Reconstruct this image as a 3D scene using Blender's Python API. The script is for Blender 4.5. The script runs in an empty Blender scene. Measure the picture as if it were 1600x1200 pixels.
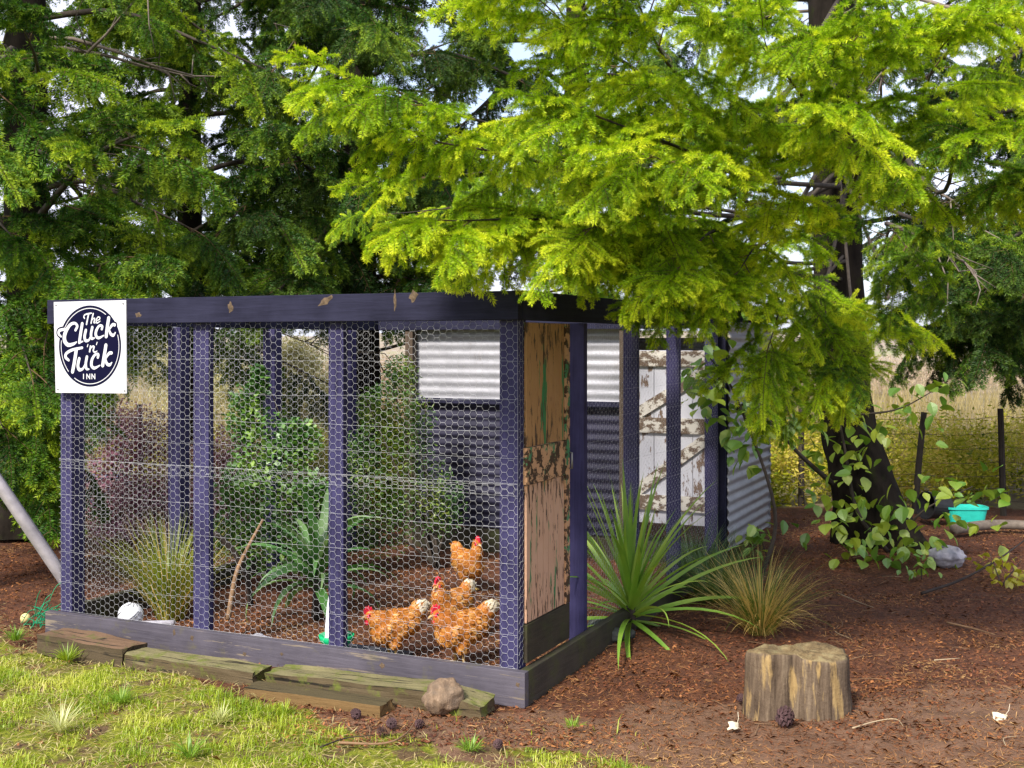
import bpy, bmesh, math, random
import numpy as np
from mathutils import Vector, Matrix, noise

# ---------------------------------------------------------------- camera, sky, sun, exposure
S = bpy.context.scene
COL = S.collection
R = math.radians
EYE, FOC, HOR = 1.66, 1850.0, 535.0

cam_d = bpy.data.cameras.new('camera')
cam = bpy.data.objects.new('camera', cam_d)
COL.objects.link(cam)
cam.location = (0, 0, EYE)
cam.rotation_euler = (R(90), 0, 0)
cam_d.sensor_width = 36.0
cam_d.lens = FOC / 1600 * 36
cam_d.shift_y = -(600 - HOR) / 1600
cam_d.clip_end = 3000
S.camera = cam

SUN_AZ, SUN_EL = R(209), R(42)          # measured clockwise from +Y
world = bpy.data.worlds.new('World')
S.world = world
world.use_nodes = True
wn = world.node_tree
wn.nodes.clear()
w_out = wn.nodes.new('ShaderNodeOutputWorld')
w_bg = wn.nodes.new('ShaderNodeBackground')
w_sky = wn.nodes.new('ShaderNodeTexSky')
w_sky.sky_type = 'NISHITA'
w_sky.sun_disc = False
w_sky.sun_elevation = SUN_EL
w_sky.sun_rotation = SUN_AZ
w_sky.air_density = 1.0
w_sky.dust_density = 2.2
w_sky.ozone_density = 2.0
w_tc = wn.nodes.new('ShaderNodeTexCoord')
w_no = wn.nodes.new('ShaderNodeTexNoise')
w_no.inputs['Scale'].default_value = 2.6
w_no.inputs['Detail'].default_value = 6
w_rp = wn.nodes.new('ShaderNodeValToRGB')
w_rp.color_ramp.elements[0].position = 0.36
w_rp.color_ramp.elements[0].color = (0.35, 0.35, 0.35, 1)
w_rp.color_ramp.elements[1].position = 0.62
w_rp.color_ramp.elements[1].color = (1, 1, 1, 1)
w_mx = wn.nodes.new('ShaderNodeMixRGB')
w_mx.inputs['Color2'].default_value = (4.1, 4.2, 5.0, 1)
wn.links.new(w_tc.outputs['Generated'], w_no.inputs['Vector'])
wn.links.new(w_no.outputs['Fac'], w_rp.inputs['Fac'])
wn.links.new(w_rp.outputs['Color'], w_mx.inputs['Fac'])
wn.links.new(w_sky.outputs['Color'], w_mx.inputs['Color1'])
wn.links.new(w_mx.outputs['Color'], w_bg.inputs['Color'])
w_bg.inputs['Strength'].default_value = 0.135
wn.links.new(w_bg.outputs['Background'], w_out.inputs['Surface'])

sun_d = bpy.data.lights.new('sun', 'SUN')
sun = bpy.data.objects.new('sun', sun_d)
COL.objects.link(sun)
sun_d.energy = 3.1
sun_d.angle = R(8)
sun_d.color = (1.0, 0.94, 0.84)
to_sun = Vector((math.sin(SUN_AZ) * math.cos(SUN_EL), math.cos(SUN_AZ) * math.cos(SUN_EL), math.sin(SUN_EL)))
sun.rotation_euler = to_sun.to_track_quat('Z', 'Y').to_euler()

S.view_settings.view_transform = 'Standard'
S.view_settings.look = 'None'
S.view_settings.exposure = 1.15
S.view_settings.gamma = 1.0
S.view_settings.use_curve_mapping = False

# ---------------------------------------------------------------- helpers: points
def P(px, py, y):
    """a photo pixel at depth y -> world point"""
    return Vector(((px - 800) / FOC * y, y, EYE - (py - HOR) / FOC * y))

def G(px, py):
    y = EYE * FOC / (py - HOR)
    return Vector(((px - 800) / FOC * y, y, 0))

CORNER = Vector((0.059, 5.46, 0.0))
CROT = math.atan2(-0.421, 0.907)
CM = Matrix.Translation(CORNER) @ Matrix.Rotation(CROT, 4, 'Z')
CMI = CM.inverted()

def front_plane(px, py, s=0.0):
    """photo pixel -> coop local point on the plane local y = s"""
    o = CMI @ Vector((0, 0, EYE))
    d = (CMI.to_3x3() @ Vector(((px - 800) / FOC, 1, -(py - HOR) / FOC)))
    k = (s - o.y) / d.y
    return o + d * k

# ---------------------------------------------------------------- helpers: objects
def tag(o, label=None, cat=None, group=None, kind=None):
    if label: o['label'] = label
    if cat: o['category'] = cat
    if group: o['group'] = group
    if kind: o['kind'] = kind
    return o

def empty(name, loc=(0, 0, 0), rz=0.0, label=None, cat=None, group=None):
    o = bpy.data.objects.new(name, None)
    COL.objects.link(o)
    o.empty_display_size = 0.1
    o.location = loc
    o.rotation_euler = (0, 0, rz)
    return tag(o, label, cat, group)

def link_mesh(name, me, parent=None, mats=None, smooth=False):
    o = bpy.data.objects.new(name, me)
    COL.objects.link(o)
    if mats is not None and not me.materials:
        for m in (mats if isinstance(mats, (list, tuple)) else [mats]):
            me.materials.append(m)
    if smooth:
        me.polygons.foreach_set('use_smooth', [True] * len(me.polygons))
    if parent is not None:
        o.parent = parent
    return o

def np_mesh(name, v, f, mi=None):
    """v (N,3), f (M,k) arrays -> mesh"""
    v = np.asarray(v, dtype=np.float32)
    f = np.asarray(f, dtype=np.int32)
    me = bpy.data.meshes.new(name)
    me.vertices.add(len(v))
    me.vertices.foreach_set('co', v.ravel())
    k = f.shape[1]
    me.loops.add(f.size)
    me.loops.foreach_set('vertex_index', f.ravel())
    me.polygons.add(len(f))
    me.polygons.foreach_set('loop_start', np.arange(0, f.size, k, dtype=np.int32))
    me.polygons.foreach_set('loop_total', np.full(len(f), k, dtype=np.int32))
    if mi is not None:
        me.polygons.foreach_set('material_index', np.asarray(mi, dtype=np.int32))
    me.update(calc_edges=True)
    return me

class MB:
    def __init__(self):
        self.v, self.f, self.m = [], [], []

    def add(self, vs, fs, mi=0):
        b = len(self.v)
        self.v.extend([tuple(p) for p in vs])
        self.f.extend([tuple(i + b for i in q) for q in fs])
        self.m.extend([mi] * len(fs))

    def box(self, x0, x1, y0, y1, z0, z1, mi=0, mat=None):
        vs = [Vector(p) for p in ((x0, y0, z0), (x1, y0, z0), (x1, y1, z0), (x0, y1, z0),
                                  (x0, y0, z1), (x1, y0, z1), (x1, y1, z1), (x0, y1, z1))]
        if mat is not None:
            vs = [mat @ p for p in vs]
        self.add(vs, [(3, 2, 1, 0), (4, 5, 6, 7), (0, 1, 5, 4), (1, 2, 6, 5), (2, 3, 7, 6), (3, 0, 4, 7)], mi)

    def tube(self, pts, rad, n=6, mi=0, cap=True, twist=0.0):
        pts = [Vector(p) for p in pts]
        if not isinstance(rad, (list, tuple)):
            rad = [rad] * len(pts)
        ring = []
        t0 = (pts[1] - pts[0]).normalized()
        a = t0.orthogonal().normalized()
        vs, fs = [], []
        for i, p in enumerate(pts):
            t = (pts[min(i + 1, len(pts) - 1)] - pts[max(i - 1, 0)]).normalized()
            a = (a - t * a.dot(t))
            a = a.normalized() if a.length > 1e-6 else t.orthogonal().normalized()
            b = t.cross(a)
            for k in range(n):
                an = 2 * math.pi * k / n + twist
                vs.append(p + (a * math.cos(an) + b * math.sin(an)) * rad[i])
        for i in range(len(pts) - 1):
            for k in range(n):
                k2 = (k + 1) % n
                fs.append((i * n + k, i * n + k2, (i + 1) * n + k2, (i + 1) * n + k))
        if cap:
            fs.append(tuple(reversed(range(n))))
            fs.append(tuple(range((len(pts) - 1) * n, len(pts) * n)))
        self.add(vs, fs, mi)

    def mesh(self, name):
        me = bpy.data.meshes.new(name)
        me.from_pydata(self.v, [], self.f)
        if any(self.m):
            me.polygons.foreach_set('material_index', self.m)
        me.update()
        return me

    def build(self, name, mats, parent=None, smooth=False, bevel=0.0):
        me = self.mesh(name)
        if bevel:
            bm = bmesh.new()
            bm.from_mesh(me)
            bmesh.ops.bevel(bm, geom=bm.edges[:], offset=bevel, segments=2, profile=0.6, affect='EDGES')
            bm.to_mesh(me)
            bm.free()
        return link_mesh(name, me, parent, mats, smooth)

def catmull(pts, n=6):
    pts = [Vector(p) for p in pts]
    if len(pts) < 3:
        return [pts[0].lerp(pts[-1], i / n) for i in range(n + 1)]
    q = [pts[0] * 2 - pts[1]] + pts + [pts[-1] * 2 - pts[-2]]
    out = []
    for i in range(1, len(q) - 2):
        p0, p1, p2, p3 = q[i - 1:i + 3]
        for k in range(n):
            t = k / n
            out.append(0.5 * ((2 * p1) + (p2 - p0) * t + (2 * p0 - 5 * p1 + 4 * p2 - p3) * t * t + (3 * p1 - p0 - 3 * p2 + p3) * t ** 3))
    out.append(pts[-1])
    return out

# ---------------------------------------------------------------- helpers: materials
class NT:
    def __init__(self, name):
        self.m = bpy.data.materials.new(name)
        self.m.use_nodes = True
        self.t = self.m.node_tree
        self.t.nodes.clear()
        self.out = self.t.nodes.new('ShaderNodeOutputMaterial')

    def n(self, typ, **kw):
        nd = self.t.nodes.new(typ)
        for k, v in kw.items():
            if k.startswith('_'):
                setattr(nd, k[1:], v)
            else:
                self.set(nd.inputs[k.replace('__', ' ')], v)
        return nd

    def set(self, sock, v):
        if isinstance(v, bpy.types.NodeSocket):
            self.t.links.new(v, sock)
        else:
            if isinstance(v, (tuple, list)) and len(v) == 3 and sock.type == 'RGBA':
                v = (*v, 1)
            sock.default_value = v

    def coord(self, which='Object', scale=(1, 1, 1), rot=(0, 0, 0), vary=True):
        tc = self.n('ShaderNodeTexCoord')
        mp = self.n('ShaderNodeMapping', Vector=tc.outputs[which])
        mp.inputs['Scale'].default_value = scale
        mp.inputs['Rotation'].default_value = rot
        if vary:
            oi = self.n('ShaderNodeObjectInfo').outputs['Random']
            cb = self.n('ShaderNodeCombineXYZ', X=self.math('MULTIPLY', oi, 37.0), Y=self.math('MULTIPLY', oi, 91.0), Z=self.math('MULTIPLY', oi, 53.0))
            self.t.links.new(cb.outputs[0], mp.inputs['Location'])
        return mp.outputs['Vector']

    def world(self, scale=(1, 1, 1)):
        g = self.n('ShaderNodeNewGeometry')
        mp = self.n('ShaderNodeMapping', Vector=g.outputs['Position'])
        mp.inputs['Scale'].default_value = scale
        return mp.outputs['Vector']

    def noise(self, vec, scale=5.0, detail=4.0, rough=0.55, dist=0.0):
        return self.n('ShaderNodeTexNoise', Vector=vec, Scale=scale, Detail=detail, Roughness=rough, Distortion=dist).outputs['Fac']

    def ramp(self, fac, *stops):
        r = self.n('ShaderNodeValToRGB', Fac=fac)
        cr = r.color_ramp
        while len(cr.elements) < len(stops):
            cr.elements.new(0.5)
        for e, (p, c) in zip(cr.elements, stops):
            e.position = p
            e.color = (*c, 1) if isinstance(c, (tuple, list)) else (c, c, c, 1)
        return r.outputs['Color']

    def mix(self, fac, a, b, mode='MIX'):
        nd = self.n('ShaderNodeMixRGB', _blend_type=mode)
        self.set(nd.inputs[0], fac)
        self.set(nd.inputs[1], a)
        self.set(nd.inputs[2], b)
        return nd.outputs['Color']

    def math(self, op, a, b=0.0, clamp=False):
        nd = self.n('ShaderNodeMath', _operation=op, _use_clamp=clamp)
        self.set(nd.inputs[0], a)
        self.set(nd.inputs[1], b)
        return nd.outputs[0]

    def bump(self, h, strength=0.3, dist=0.01):
        return self.n('ShaderNodeBump', Height=h, Strength=strength, Distance=dist).outputs['Normal']

    def principled(self, col, rough=0.7, metal=0.0, normal=None, spec=0.3, **kw):
        b = self.n('ShaderNodeBsdfPrincipled')
        self.set(b.inputs['Base Color'], col)
        self.set(b.inputs['Roughness'], rough)
        self.set(b.inputs['Metallic'], metal)
        self.set(b.inputs['Specular IOR Level'], spec)
        if normal is not None:
            self.set(b.inputs['Normal'], normal)
        for k, v in kw.items():
            self.set(b.inputs[k.replace('__', ' ')], v)
        self.t.links.new(b.outputs[0], self.out.inputs['Surface'])
        return self.m

    def leafy(self, col, trans=0.35, tcol=None, rough=0.45, gloss=0.08):
        d = self.n('ShaderNodeBsdfDiffuse', Color=col)
        t = self.n('ShaderNodeBsdfTranslucent')
        self.set(t.inputs['Color'], tcol if tcol is not None else col)
        m1 = self.n('ShaderNodeMixShader')
        m1.inputs[0].default_value = trans
        self.t.links.new(d.outputs[0], m1.inputs[1])
        self.t.links.new(t.outputs[0], m1.inputs[2])
        g = self.n('ShaderNodeBsdfGlossy', Color=(0.8, 0.85, 0.8), Roughness=rough)
        m2 = self.n('ShaderNodeMixShader')
        m2.inputs[0].default_value = gloss
        self.t.links.new(m1.outputs[0], m2.inputs[1])
        self.t.links.new(g.outputs[0], m2.inputs[2])
        self.t.links.new(m2.outputs[0], self.out.inputs['Surface'])
        return self.m

def leaf_mat(name, a, b, c=None, trans=0.35, gloss=0.06, patch=1.6, objvar=0.25, tmul=1.25):
    """colours a..b mixed leaf by leaf, drifting through the plant in patches"""
    n = NT(name)
    isl = n.n('ShaderNodeNewGeometry').outputs['Random Per Island']
    ns = n.noise(n.world(), patch, 3.0)
    ns = n.ramp(ns, (0.36, 0.0), (0.64, 1.0))
    oi = n.n('ShaderNodeObjectInfo').outputs['Random']
    f = n.math('ADD', n.math('MULTIPLY', isl, 0.45), n.math('MULTIPLY', ns, 0.55 - objvar * 0.5))
    f = n.math('ADD', f, n.math('MULTIPLY', oi, objvar), True)
    if c is None:
        col = n.mix(f, a, b)
    else:
        col = n.ramp(f, (0.05, a), (0.5, b), (0.95, c))
    t = n.mix(1.0, col, (tmul, tmul, tmul * 0.7), 'MULTIPLY')
    return n.leafy(col, trans, t, 0.5, gloss)

def wood_mat(name, base, dark, scale=(30, 30, 2), chip=None, chip_t=0.7, rough=0.65, bump=0.35, moss=None, moss_t=0.6, spec=0.3):
    n = NT(name)
    v = n.coord('Object', scale)
    g = n.noise(v, 1.6, 8, 0.65, 0.6)
    big = n.noise(n.coord('Object', (1, 1, 1)), 5.0, 4)
    col = n.mix(n.ramp(g, (0.3, 0.0), (0.7, 1.0)), dark, base)
    col = n.mix(n.math('MULTIPLY', n.ramp(big, (0.4, 0.0), (0.7, 1.0)), 0.45), col, tuple(min(1, c * 1.5 + .004) for c in base))
    h = g
    if chip is not None:
        cn = n.noise(n.coord('Object', tuple(0.35 * s for s in scale)), 3.0, 6, 0.7)
        cf = n.ramp(cn, (chip_t, 0.0), (chip_t + 0.03, 1.0))
        col = n.mix(cf, col, chip)
    if moss is not None:
        mn = n.noise(n.coord('Object', (1, 1, 1)), 7.0, 6, 0.7)
        mf = n.ramp(mn, (moss_t - 0.1, 0.0), (moss_t + 0.08, 1.0))
        col = n.mix(mf, col, moss)
        h = n.math('ADD', g, n.math('MULTIPLY', mn, 0.6))
    return n.principled(col, rough, 0.0, n.bump(h, bump, 0.006), spec)

def plain(name, col, rough=0.6, metal=0.0, spec=0.3, var=0.25, scale=14.0, bump=0.0):
    n = NT(name)
    ns = n.noise(n.coord('Object'), scale, 5, 0.6)
    c = n.mix(n.ramp(ns, (0.3, 0.0), (0.7, 1.0)), tuple(x * (1 - var) for x in col), tuple(min(1, x * (1 + var)) for x in col))
    return n.principled(c, rough, metal, n.bump(ns, bump, 0.01) if bump else None, spec)

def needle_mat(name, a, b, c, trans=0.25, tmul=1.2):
    """old inner needles a, grown needles b, young shoot tips c; lit-to-dark contrast is also painted into each shoot"""
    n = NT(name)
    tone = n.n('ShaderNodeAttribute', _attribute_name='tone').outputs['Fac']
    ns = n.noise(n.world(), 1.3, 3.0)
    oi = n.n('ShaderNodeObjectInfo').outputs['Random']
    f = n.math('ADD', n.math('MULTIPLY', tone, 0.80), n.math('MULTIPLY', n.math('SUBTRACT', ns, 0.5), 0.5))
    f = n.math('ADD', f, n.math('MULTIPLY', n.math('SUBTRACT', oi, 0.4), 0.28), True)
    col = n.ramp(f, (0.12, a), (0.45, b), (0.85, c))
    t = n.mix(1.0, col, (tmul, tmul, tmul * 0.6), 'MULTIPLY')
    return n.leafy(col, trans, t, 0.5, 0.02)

M = {}
NAVY, NAVYD = (0.042, 0.038, 0.100), (0.016, 0.014, 0.042)
M['post'] = wood_mat('navy_stained_post', NAVY, NAVYD, (40, 40, 2.2), (0.12, 0.11, 0.14), 0.72, 0.8, spec=0.12)
M['beam'] = wood_mat('navy_stained_beam', (0.020, 0.020, 0.042), (0.009, 0.009, 0.020), (2.2, 40, 40), (0.20, 0.15, 0.11), 0.71, 0.8, spec=0.12)
M['side_beam'] = wood_mat('navy_stained_side_beam', (0.020, 0.020, 0.042), (0.009, 0.009, 0.020), (40, 2.2, 40), (0.2, 0.17, 0.13), 0.74, 0.8, spec=0.12)
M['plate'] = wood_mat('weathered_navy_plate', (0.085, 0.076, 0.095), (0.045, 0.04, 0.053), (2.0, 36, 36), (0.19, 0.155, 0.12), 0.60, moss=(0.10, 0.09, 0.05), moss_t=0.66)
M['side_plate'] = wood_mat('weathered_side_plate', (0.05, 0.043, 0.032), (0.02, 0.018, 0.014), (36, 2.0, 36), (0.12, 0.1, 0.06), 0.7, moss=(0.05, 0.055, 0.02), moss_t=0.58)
M['wire'] = plain('galvanised_wire', (0.52, 0.52, 0.54), 0.5, 0.2, 0.4, 0.25, 9)
M['sign_white'] = plain('sign_white', (0.56, 0.56, 0.60), 0.35, 0, 0.4, 0.02, 3)
M['sign_navy'] = plain('sign_navy', (0.005, 0.005, 0.024), 0.8, 0, 0.05, 0.05, 3)
M['steel'] = plain('screw_steel', (0.25, 0.25, 0.26), 0.4, 0.8)
M['bark'] = wood_mat('dark_fir_bark', (0.017, 0.013, 0.010), (0.005, 0.004, 0.003), (10, 10, 2.2), None, rough=0.95, bump=1.0, moss=(0.022, 0.026, 0.008), moss_t=0.64, spec=0.1)
M['limb'] = wood_mat('grey_limb_bark', (0.06, 0.047, 0.036), (0.018, 0.014, 0.011), (14, 14, 14), None, rough=0.9, bump=0.5)
M['dead'] = plain('dead_twig', (0.16, 0.13, 0.105), 0.9, var=0.4)
M['twig'] = plain('fir_twig', (0.12, 0.075, 0.035), 0.8, var=0.3)
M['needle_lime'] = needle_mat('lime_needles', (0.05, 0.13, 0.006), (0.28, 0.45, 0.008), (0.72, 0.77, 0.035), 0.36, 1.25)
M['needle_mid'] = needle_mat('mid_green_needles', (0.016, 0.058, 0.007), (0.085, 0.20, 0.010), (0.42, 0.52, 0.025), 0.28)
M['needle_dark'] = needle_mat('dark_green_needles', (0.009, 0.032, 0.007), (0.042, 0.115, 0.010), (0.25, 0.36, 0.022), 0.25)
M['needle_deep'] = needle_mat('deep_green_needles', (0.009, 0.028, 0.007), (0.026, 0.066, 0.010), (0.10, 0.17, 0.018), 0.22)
M['iron_dark'] = plain('navy_painted_iron', (0.022, 0.021, 0.042), 0.6, 0.0, 0.2, 0.25, 5)
def iron(name, a, b, metal, rough):
    n = NT(name)
    ns = n.noise(n.coord('Object', (2, 2, 7)), 3.0, 6, 0.65)
    col = n.mix(n.ramp(ns, (0.3, 0.0), (0.7, 1.0)), a, b)
    st = n.noise(n.coord('Object', (9, 9, 1.4)), 2.2, 5, 0.7)
    col = n.mix(n.ramp(st, (0.62, 0.0), (0.75, 0.6)), col, (0.22, 0.17, 0.13))
    return n.principled(col, rough, metal, n.bump(ns, 0.08, 0.01), 0.5)
M['iron_zinc'] = iron('galvanised_iron', (0.27, 0.27, 0.30), (0.38, 0.38, 0.42), 0.25, 0.5)

# ---------------------------------------------------------------- the ground
def gz(x, y):
    x = np.asarray(x, dtype=float); y = np.asarray(y, dtype=float)
    r = 0.012 * np.sin(2.3 * x + 0.7 * y) + 0.010 * np.sin(1.1 * x - 2.9 * y + 1.0) + 0.006 * np.sin(6.1 * x + 4.3 * y) + 0.004 * np.sin(-8.3 * x + 9.7 * y)
    far = np.clip((y - 30) / 60, 0, 1)
    return r - 0.012 + far * 0.0

def lawn_edge(x):
    return np.where(x < -1.2, 5.60 - 0.80 * (x + 1.2), np.where(x < -0.6, 5.60 - 1.15 * (x + 1.2), 4.91 - 0.20 * (x + 0.6)))

def axis(lo, hi, step, far):
    a = list(np.arange(lo, hi + 1e-6, step))
    d, x = step * 1.35, hi
    up = []
    while x < far:
        x += d; d *= 1.22; up.append(x)
    d, x = step * 1.35, lo
    dn = []
    while x > -far:
        x -= d; d *= 1.22; dn.append(x)
    return np.array(dn[::-1] + a + up)

gx, gy = axis(-4.2, 4.6, 0.045, 900), axis(4.2, 11.0, 0.045, 900)
XX, YY = np.meshgrid(gx, gy)
rng = np.random.default_rng(5)
ZZ = gz(XX, YY) + np.where((np.abs(XX) < 6) & (YY > 3) & (YY < 13), rng.normal(0, 0.004, XX.shape), 0)
nv = np.stack([XX, YY, ZZ], -1).reshape(-1, 3)
W_, H_ = len(gx), len(gy)
ii = np.arange(W_ * H_).reshape(H_, W_)
gf = np.stack([ii[:-1, :-1], ii[:-1, 1:], ii[1:, 1:], ii[1:, :-1]], -1).reshape(-1, 4)
gme = np_mesh('ground', nv, gf)
def vnoise(X, Y, sc):
    return np.array([noise.fractal(Vector((a * sc, b * sc, 3.3)), 1.0, 2.1, 4) for a, b in zip(X.ravel(), Y.ravel())])
near = (np.abs(nv[:, 0]) < 8) & (nv[:, 1] > 1) & (nv[:, 1] < 15)
vn = np.zeros(len(nv))
vn[near] = vnoise(nv[near, 0], nv[near, 1], 1.7)
lawn = np.clip((lawn_edge(nv[:, 0]) + 0.38 * vn - nv[:, 1]) / 0.35 + 0.4, 0, 1)
soil = np.clip((5.55 + 0.25 * vn - nv[:, 1] + 0.16 * (nv[:, 0] - 1)) / 0.5 + 0.5, 0, 1)
field = np.clip((nv[:, 1] - 11.4) / 1.0, 0, 1)
for nm, arr in (('lawn', lawn), ('soil', soil), ('field', field)):
    at = gme.attributes.new(nm, 'FLOAT', 'POINT')
    at.data.foreach_set('value', arr.astype(np.float32))
n = NT('ground_soil_and_moss')
fine = n.noise(n.world(), 38, 6, 0.7)
mid = n.noise(n.world(), 6.0, 6, 0.65)
speck = n.noise(n.world((1, 1, 1)), 120, 3, 0.6)
litter = n.ramp(fine, (0.28, (0.026, 0.013, 0.009)), (0.48, (0.12, 0.047, 0.025)), (0.66, (0.23, 0.095, 0.042)), (0.8, (0.36, 0.19, 0.07)))
litter = n.mix(n.ramp(mid, (0.35, 0.0), (0.68, 0.75)), litter, (0.045, 0.022, 0.015))
dirt = n.mix(fine, (0.15, 0.08, 0.048), (0.25, 0.142, 0.088))
dirt = n.mix(n.ramp(mid, (0.4, 0.0), (0.65, 0.6)), dirt, (0.09, 0.05, 0.03))
dirt = n.mix(n.ramp(speck, (0.66, 0.0), (0.72, 0.8)), dirt, (0.36, 0.28, 0.19))
moss = n.ramp(fine, (0.3, (0.06, 0.075, 0.008)), (0.5, (0.17, 0.19, 0.014)), (0.7, (0.30, 0.30, 0.03)))
moss = n.mix(n.ramp(mid, (0.49, 0.0), (0.60, 0.95)), moss, n.mix(fine, (0.06, 0.035, 0.02), (0.17, 0.10, 0.055)))
a_l = n.n('ShaderNodeAttribute', _attribute_name='lawn').outputs['Fac']
a_s = n.n('ShaderNodeAttribute', _attribute_name='soil').outputs['Fac']
a_f = n.n('ShaderNodeAttribute', _attribute_name='field').outputs['Fac']
def edge(a):
    return n.ramp(n.math('ADD', a, n.math('MULTIPLY', n.math('SUBTRACT', mid, 0.5), 0.9)), (0.42, 0.0), (0.58, 1.0))
col = n.mix(edge(a_s), litter, dirt)
col = n.mix(edge(a_l), col, moss)
fn = n.noise(n.world((1, 1, 1)), 0.55, 6, 0.65)
col = n.mix(edge(a_f), col, n.ramp(fn, (0.3, (0.11, 0.105, 0.04)), (0.55, (0.24, 0.19, 0.12)), (0.75, (0.30, 0.22, 0.19))))
h = n.math('ADD', n.math('MULTIPLY', mid, 1.4), fine)
M['ground'] = n.principled(col, 0.9, 0, n.bump(h, 0.9, 0.02), 0.2)
ground = link_mesh('ground', gme, None, M['ground'], True)
tag(ground, 'reddish brown needle covered ground with a mossy lawn corner', None, None, 'structure')

# distant rise behind the field
xs = np.linspace(-260, 260, 90)
hv, hf = [], []
for i, x in enumerate(xs):
    hh = 1.9 + 0.7 * noise.noise(Vector((x * 0.02, 1.3, 0))) + 0.4 * noise.noise(Vector((x * 0.12, 5.3, 0)))
    hv += [(x, 92, -0.4), (x, 104, hh * 0.8), (x, 135, hh * 1.25), (x, 190, -0.4)]
for i in range(len(xs) - 1):
    for k in range(3):
        a = i * 4 + k
        hf.append((a, a + 4, a + 5, a + 1))
n = NT('distant_rise')
fn = n.noise(n.world((1, 1, 2)), 0.16, 7, 0.7)
M['hill'] = n.principled(n.ramp(fn, (0.3, (0.22, 0.19, 0.12)), (0.5, (0.30, 0.24, 0.18)), (0.7, (0.24, 0.26, 0.12))), 0.95)  # pale tints, with distance haze put into the colour
hills = link_mesh('hills', np_mesh('hills', hv, hf), None, M['hill'], True)
tag(hills, 'low pale brown rise far beyond the field', None, None, 'structure')

# ---------------------------------------------------------------- chicken run
coop = empty('chicken_coop', CORNER, CROT, 'navy timber chicken run closed in with wire netting and an old gate', 'chicken coop')
TOP = 1.90
def part(name, x0, x1, y0, y1, z0, z1, mat, parent=coop, bevel=0.003):
    """box part with its own origin at its middle, in coop space"""
    mb = MB()
    cx, cy, cz = (x0 + x1) / 2, (y0 + y1) / 2, (z0 + z1) / 2
    mb.box(x0 - cx, x1 - cx, y0 - cy, y1 - cy, z0 - cz, z1 - cz)
    o = mb.build(name, mat, parent, False, bevel)
    o.location = (cx, cy, cz)
    return o

# front
part('bottom_plate', -2.985, 0.0, 0.0, 0.045, -0.03, 0.135, M['plate'])
part('top_beam', -2.97, -0.034, 0.0, 0.045, 1.765, TOP, M['beam'])
for a, b, d in ((-2.917, -2.833, 0.10), (-1.967, -1.864, 0.042), (-1.108, -1.020, 0.042), (-0.152, -0.056, 0.09)):
    part('post', a, b, 0.048, 0.048 + d, 0.0, 1.86, M['post'])
# right side
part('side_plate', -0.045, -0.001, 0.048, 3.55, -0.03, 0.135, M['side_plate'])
part('side_beam', -0.078, -0.033, 0.048, 4.95, 1.765, TOP + 0.004, M['side_beam'])
for s in (0.86, 1.72, 2.57, 3.50):
    part('post', -0.132, -0.045, s, s + 0.05, 0.0, 1.762, M['post'])
# left side and back
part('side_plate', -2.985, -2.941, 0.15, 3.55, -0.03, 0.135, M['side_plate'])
part('side_beam', -2.97, -2.925, 0.15, 3.7, 1.76, TOP - 0.006, M['side_beam'])
for s in (1.0, 2.0, 3.0):
    part('post', -2.97, -2.87, s, s + 0.09, 0.0, 1.757, M['post'])
part('roof_beam', -2.92, -0.082, 3.50, 3.545, 1.762, 1.89, M['beam'])
part('roof_beam', -2.92, -0.082, 1.74, 1.785, 1.80, 1.89, M['beam'])

# gold-brown knots and a few bolts on the front beam
M['knot'] = plain('bare_knot', (0.10, 0.068, 0.042), 0.8, var=0.45, scale=60, bump=0.4)
for px, py, w, h_, tl in ((360, 480, .016, .028, .1), (509, 470, .045, .016, .5), (646, 463, .022, .028, -.3), (617, 470, .007, .05, 0), (216, 492, .02, .013, 0), (300, 997, .012, .014, 0), (382, 1022, .012, .010, 0), (272, 988, .008, .018, 0), (597, 1040, .014, .014, 0), (809, 1070, .011, .010, 0), (440, 1022, .010, .008, 0)):
    c = front_plane(px, py, -0.0005)
    mb = MB()
    vs = []
    for k in range(12):
        an = 2 * math.pi * k / 12
        rr = 1 + 0.25 * math.sin(k * 2.3 + px)
        x_, z_ = w * rr * math.cos(an), h_ * rr * math.sin(an)
        vs.append((x_ * math.cos(tl) - z_ * math.sin(tl), 0, x_ * math.sin(tl) + z_ * math.cos(tl)))
    vs.append((0, -0.003, 0))
    mb.add(vs, [(k, (k + 1) % 12, 12) for k in range(12)])
    o = mb.build('wood_knot', M['knot'], coop, True)
    o.location = c

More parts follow.
